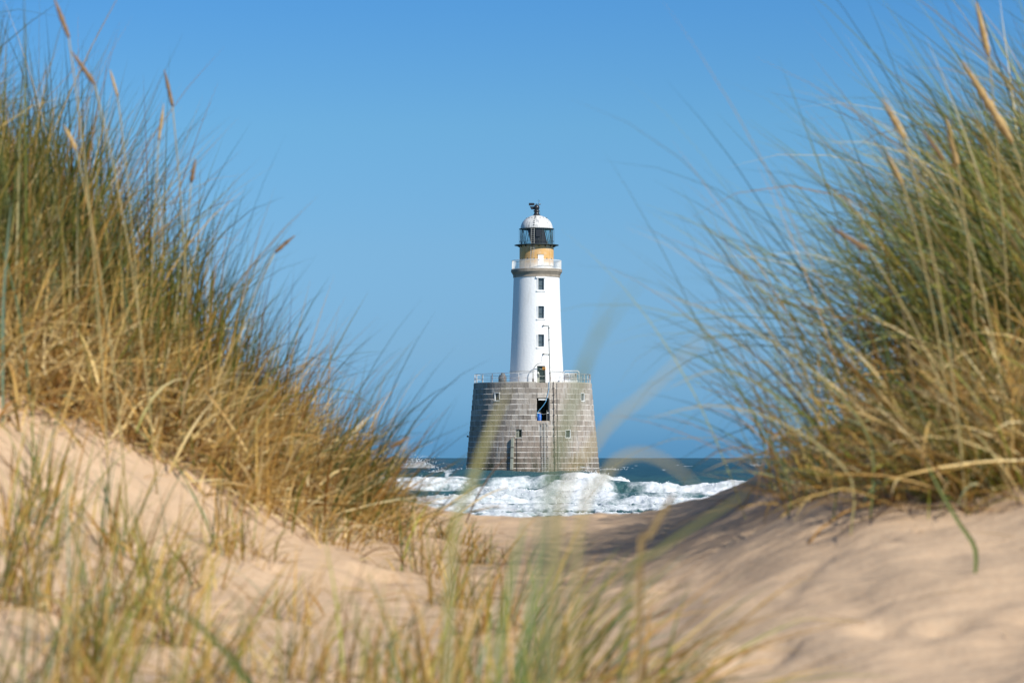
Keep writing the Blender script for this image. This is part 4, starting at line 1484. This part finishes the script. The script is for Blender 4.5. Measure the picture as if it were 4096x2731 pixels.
tuft(560, 5.0, 36, 0.42, 1.2, 1.1, 0.35, 0.5, 0.45, 'wide blurred tuft at the bottom edge left of the dark green blade', thatch=20)
tuft(180, 4.6, 34, 0.44, 0.8, 1.2, 0.30, 0.5, 0.45, 'blurred tuft filling the very bottom left', thatch=18)
tuft(700, 7.4, 30, 0.34, 0.9, 1.3, 0.45, 0.5, 0.35, 'sprawling straw tuft on bare sand at centre left', thatch=16)
tuft(620, 8.6, 22, 0.32, 0.3, 1.5, 0.5, 0.5, 0.3, 'small sprawling tuft under the left dune edge', thatch=12)
tuft(1130, 8.3, 14, 0.26, 0.5, 1.4, 0.6, 0.5, 0.25, 'tiny pale tuft on open sand left of centre', thatch=8)
tuft(1600, 4.5, 26, 0.34, 1.2, 0.9, 0.20, 0.35, 0.35, 'pale upright blurred tuft at the bottom left of centre', thatch=6)
tuft(1900, 4.3, 26, 0.32, 1.0, 0.9, 0.22, 0.4, 0.45, 'blurred tuft at the very bottom below the lighthouse', thatch=8)
tuft(2450, 4.6, 34, 0.44, 0.3, 0.6, 0.75, 0.5, 0.4, 'blurred golden tuft leaning right at the bottom', thatch=6)
tuft(2000, 8.2, 34, 0.34, 0.5, 1.3, 0.4, 0.5, 0.35, 'olive tuft casting a small shadow on central sand', thatch=12)
tuft(1850, 9.3, 30, 0.36, 0.4, 1.4, 0.35, 0.5, 0.35, 'golden tuft behind the bright green blades', thatch=14)
tuft(1450, 13.0, 50, 0.28, 0.3, 1.5, 0.35, 0.5, 0.3, 'tawny tuft where the left grass thins out to the surf', thatch=36)
tuft(1660, 14.2, 40, 0.16, 0.3, 1.5, 0.35, 0.5, 0.35, 'tuft on the crest in front of the white surf', thatch=26)
tuft(1920, 11.8, 34, 0.20, 0.6, 1.4, 0.4, 0.5, 0.35, 'low straggling tuft below the middle of the surf', thatch=22)
tuft(3560, 8.4, 24, 0.34, PI * 1.2, 0.8, 0.8, 0.8, 0.3, 'thin tuft under the right dune grass above the lit sand', thatch=12)

tuft(230, 9.2, 26, 0.40, 1.2, 1.3, 0.25, 0.4, 0.6, 'thin green tuft high on the left sand slope', thatch=8)
tuft(480, 8.9, 30, 0.38, 0.9, 1.3, 0.30, 0.4, 0.55, 'green tuft half way up the left sand slope', thatch=12)
tuft(760, 8.8, 22, 0.36, 0.7, 1.3, 0.35, 0.4, 0.5, 'wispy tuft right of the green one on the left slope', thatch=10)
tuft(90, 8.4, 30, 0.40, 0.9, 1.3, 0.30, 0.4, 0.55, 'upright tuft by the left edge on the sand slope', thatch=12)
tuft(560, 7.8, 36, 0.36, 0.6, 1.4, 0.40, 0.5, 0.45, 'arching tuft in the middle of the left sand', thatch=16)
tuft(860, 6.6, 30, 0.36, 1.0, 1.3, 0.45, 0.5, 0.4, 'loose straw tuft at lower left of centre', thatch=16)
tuft(1100, 5.4, 34, 0.40, 1.2, 1.2, 0.35, 0.5, 0.45, 'blurred tuft beside the dark green slanting blade', thatch=10)
tuft(1240, 6.8, 20, 0.34, 0.8, 1.3, 0.35, 0.5, 0.3, 'faint straw tuft on open sand below the surf', thatch=10)

def litter():
    n = 900
    d = rng.uniform(5.6, 15.0, n)
    px = rng.uniform(-200, 4300, n)
    x = (px - 2048) / FPX * d
    keep = fbm(x * 0.9, d * 0.9, 2, 77) + 0.25 * (px < 2300) > rng.uniform(-0.2, 0.45, n)
    x, d = x[keep], d[keep]
    n = len(x)
    b = np.stack([x, d, ground_fast(x, d) + 0.004], 1)
    v = blade_mesh(b, rng.uniform(0, 6.28, n), rng.uniform(1.35, 1.55, n), rng.uniform(0, 0.15, n), rng.uniform(0.03, 0.22, n), rng.uniform(0.002, 0.006, n), mixpal(n, 0.0, 0.4), mixpal(n, 0.0, 0.35), S=4)
    o = grass_obj('dry_grass_litter', [v])
    tag(o, 'broken bits of dry straw scattered over the sand', 'straw', kind='stuff')


litter()


tuft(2260, 6.6, 44, 0.42, 0.35, 0.6, 0.6, 0.6, 0.35, 'golden tuft sweeping right across the lower middle sand', thatch=8)
tuft(1680, 6.4, 44, 0.34, 1.0, 1.2, 0.3, 0.5, 0.35, 'bushy golden tuft at lower centre left of the green blades', thatch=16)
tuft(2560, 6.0, 34, 0.42, 0.2, 0.5, 0.75, 0.6, 0.45, 'olive tuft lying over to the right on the lower middle sand', thatch=6)

# single blades that cross the view close to the camera
def near_blade(ctrl, width, c0, c1, label):
    """ctrl: photo pixel + distance control points from foot to tip; the foot runs down to the sand"""
    p = [P(*q) for q in ctrl]
    f = p[0].copy()
    f[2] = ground_fast(f[0], f[1])[0] - 0.01
    pts = [f] + p
    S = 14
    n = len(pts)
    out = []
    for s in np.linspace(0, n - 1, S):
        i = min(int(s), n - 2)
        t = s - i
        q = [pts[max(0, min(n - 1, i + d))] for d in (-1, 0, 1, 2)]
        out.append(0.5 * (2 * q[1] + (q[2] - q[0]) * t + (2 * q[0] - 5 * q[1] + 4 * q[2] - q[3]) * t * t + (3 * q[1] - q[0] - 3 * q[2] + q[3]) * t ** 3))
    out = np.array(out)
    tt = np.linspace(0, 1, S)
    tan = np.gradient(out, axis=0)
    tan /= np.linalg.norm(tan, axis=1, keepdims=True)
    w = np.cross(tan, np.array((0.15, 1.0, 0.1)))
    w /= np.linalg.norm(w, axis=1, keepdims=True) + 1e-9
    nv = np.cross(w, tan)
    prof = (np.minimum(1, 0.6 + 2 * tt) * (1 - tt ** 3) + 0.04)[:, None] * width * 0.5
    v = np.stack([out - w * prof, out + nv * prof * 0.5, out + w * prof], 1).reshape(-1, 3)
    i = np.arange(S - 1) * 3
    fa = np.concatenate([np.stack([i, i + 1, i + 4, i + 3], 1), np.stack([i + 1, i + 2, i + 5, i + 4], 1)])
    c = np.repeat((np.array(c0)[None] * (1 - tt[:, None]) + np.array(c1)[None] * tt[:, None])[:, None], 3, 1).reshape(-1, 3)
    o = grass_obj('single_marram_blade', [(v, fa, c)], f)  # one lone leaf blade, not a whole plant
    tag(o, label, 'grass', 'single blades crossing the view')


G1, G2, Y1, Y2 = (0.13, 0.17, 0.05), (0.20, 0.24, 0.09), (0.42, 0.36, 0.15), (0.52, 0.44, 0.22)
near_blade([(1800, 2300, 2.7), (1890, 1930, 2.7), (1970, 1700, 2.7), (2040, 1540, 2.7)], 0.0072, (0.30, 0.31, 0.12), (0.50, 0.46, 0.20), 'broad pale green blade crossing the left half of the granite base')
near_blade([(1990, 2700, 3.3), (2030, 2400, 3.3), (2080, 2170, 3.3), (2110, 2050, 3.3)], 0.0065, (0.16, 0.25, 0.07), (0.26, 0.36, 0.14), 'bright green broad blade standing at the bottom centre')
near_blade([(2080, 2750, 3.1), (2110, 2500, 3.1), (2150, 2230, 3.1), (2160, 2100, 3.1)], 0.006, (0.16, 0.25, 0.07), (0.26, 0.34, 0.14), 'narrow bright green blade right beside the broad one')
near_blade([(2150, 2300, 2.0), (2260, 1780, 2.0), (2370, 1380, 2.0), (2480, 1090, 2.0)], 0.0034, G2, (0.26, 0.32, 0.22), 'blurred grey green blade reaching into the sky right of the tower')
near_blade([(2200, 2200, 2.1), (2300, 1560, 2.1), (2420, 1310, 2.1), (2600, 1080, 2.1)], 0.0034, G1, (0.24, 0.30, 0.2), 'blurred blade bending right in the sky beside the white tower')
near_blade([(2220, 2250, 2.3), (2390, 1760, 2.3), (2600, 1560, 2.3), (2860, 1300, 2.3)], 0.0042, Y1, Y2, 'pale straw blade slanting up right from behind the base')
near_blade([(2300, 2300, 2.4), (2420, 1900, 2.4), (2570, 1810, 2.4), (2730, 1890, 2.4), (2800, 1970, 2.4)], 0.0045, Y1, Y2, 'arched straw blade bowing over the horizon right of the lighthouse')
near_blade([(1080, 2900, 4.2), (930, 2640, 4.2), (760, 2470, 4.2), (620, 2390, 4.2)], 0.010, (0.10, 0.15, 0.03), (0.14, 0.18, 0.05), 'broad dark green blade slanting up left at lower left')
near_blade([(2560, 2250, 4.2), (2600, 2140, 4.2), (2680, 2000, 4.2), (2700, 1980, 4.2)], 0.009, (0.30, 0.21, 0.09), (0.36, 0.26, 0.11), 'short brown blade against the shaded saddle')
near_blade([(2500, 2400, 3.4), (2640, 2200, 3.4), (2880, 2040, 3.4), (3010, 1950, 3.4)], 0.0055, G1, (0.26, 0.25, 0.10), 'olive blade slanting across the shaded sand slope')
near_blade([(12, 1330, 9.8), (16, 1180, 9.8), (32, 950, 9.8), (48, 800, 9.8)], 0.012, (0.22, 0.32, 0.22), (0.16, 0.22, 0.14), 'pale blue green blade standing at the left edge')
near_blade([(3900, 2190, 7.0), (3830, 2080, 7.0), (3740, 1920, 7.0), (3700, 1830, 7.0)], 0.010, (0.14, 0.20, 0.04), G2, 'bright green blade low in front of the right dune')
near_blade([(3480, 1750, 8.2), (3250, 1480, 8.2), (2950, 1290, 8.2), (2590, 1155, 8.2)], 0.008, G1, Y2, 'long blade from the right dune arching left at half height')
near_blade([(3150, 1900, 8.6), (2960, 1560, 8.6), (2760, 1240, 8.6), (2620, 1110, 8.6)], 0.006, G1, (0.2, 0.24, 0.14), 'thin blade reaching highest left of the right dune grass')
near_blade([(3330, 1880, 8.3), (3120, 1600, 8.3), (2880, 1480, 8.3), (2660, 1560, 8.3)], 0.006, G1, Y2, 'arching blade drooping left at the edge of the right dune grass')
near_blade([(3400, 1900, 8.0), (3150, 1700, 8.0), (2850, 1620, 8.0), (2580, 1680, 8.0)], 0.006, Y1, Y2, 'low arching straw blade pointing left above the horizon')


# seed heads on tall stems
def seed_head(tip, foot, d, label, length=0.13, rad=0.0085, fx=None):
    """tip: photo pixel of the head's tip; foot: photo pixel where the head meets its stem"""
    a, b = P(*foot, d), P(*tip, d)
    ax = (b - a) / np.linalg.norm(b - a)
    length = np.linalg.norm(b - a)
    base = a.copy()
    base[0] = a[0] - ax[0] * 0.35 if fx is None else fx
    base[1] = d + 0.05
    base[2] = ground_fast(base[0], base[1])[0]
    root = empty('seed_head', tuple(base))
    tag(root, label, 'seed head', 'marram seed heads')
    st = []
    h = a - base
    m = np.array((h[0] * 0.25, h[1] * 0.5, h[2] * 0.55))
    for s in np.linspace(0, 1, 12):
        st.append((1 - s) ** 2 * np.zeros(3) + 2 * s * (1 - s) * m + s * s * h)
    stem = MB().tube(st, [0.0030 - 0.0008 * i / 11 for i in range(12)], 6).build('stem', M['stem'], root, smooth=True)
    pts, rs = [], []
    for s in np.linspace(0, 1, 14):
        pts.append(h + ax * length * s)
        rs.append(rad * (0.18 + 0.82 * math.sin(math.pi * min(1, 0.10 + 0.88 * s) ** 0.75)) * random.uniform(0.72, 1.12))
    MB().tube(pts, rs, 9).build('spike', M['spike_dark' if 'dark' in label or 'brown' in label else 'spike'], root, smooth=True)


seed_head((215, -10), (275, 150), 9.6, 'long brown seed head at the top edge on the left')
seed_head((285, 205), (380, 340), 10.0, 'brown seed head bending left below the top left one')
seed_head((657, 280), (690, 425), 11.5, 'dark seed head standing alone against the sky on the left')
seed_head((655, 415), (635, 560), 11.5, 'upright seed head just below the lone left one', rad=0.007)
seed_head((782, 635), (765, 730), 11.8, 'short red brown seed head on the slope of the left grass', rad=0.009)
seed_head((1180, 942), (1100, 1010), 12.0, 'purple brown seed head tilting right at the grass edge', rad=0.008)
seed_head((440, 280), (470, 385), 11.0, 'slim seed head between the two taller left ones', rad=0.006)
seed_head((255, 500), (305, 600), 9.4, 'pale seed head low inside the left grass', rad=0.008)
seed_head((3905, 10), (3955, 225), 9.4, 'golden seed head at the top edge on the right', rad=0.011)
seed_head((3850, 245), (4050, 570), 9.0, 'largest pale golden seed head at upper right', rad=0.014)
seed_head((3530, 395), (3620, 555), 8.0, 'seed head standing left of the largest golden one')
seed_head((3690, 520), (3775, 640), 8.4, 'short dark seed head leaning left in the right grass', rad=0.008)
seed_head((3785, 475), (3830, 660), 9.2, 'pale straw seed head with a straight stem on the right', rad=0.012)
seed_head((3548, 610), (3610, 735), 8.6, 'slender seed head under the left pair on the right side', rad=0.006)
seed_head((3318, 905), (3470, 1000), 8.2, 'dark seed head tilted far left at the edge of the right grass')
seed_head((1640, 1745), (1560, 1790), 12.6, 'drooping dark seed head low beside the horizon on the left', rad=0.009)
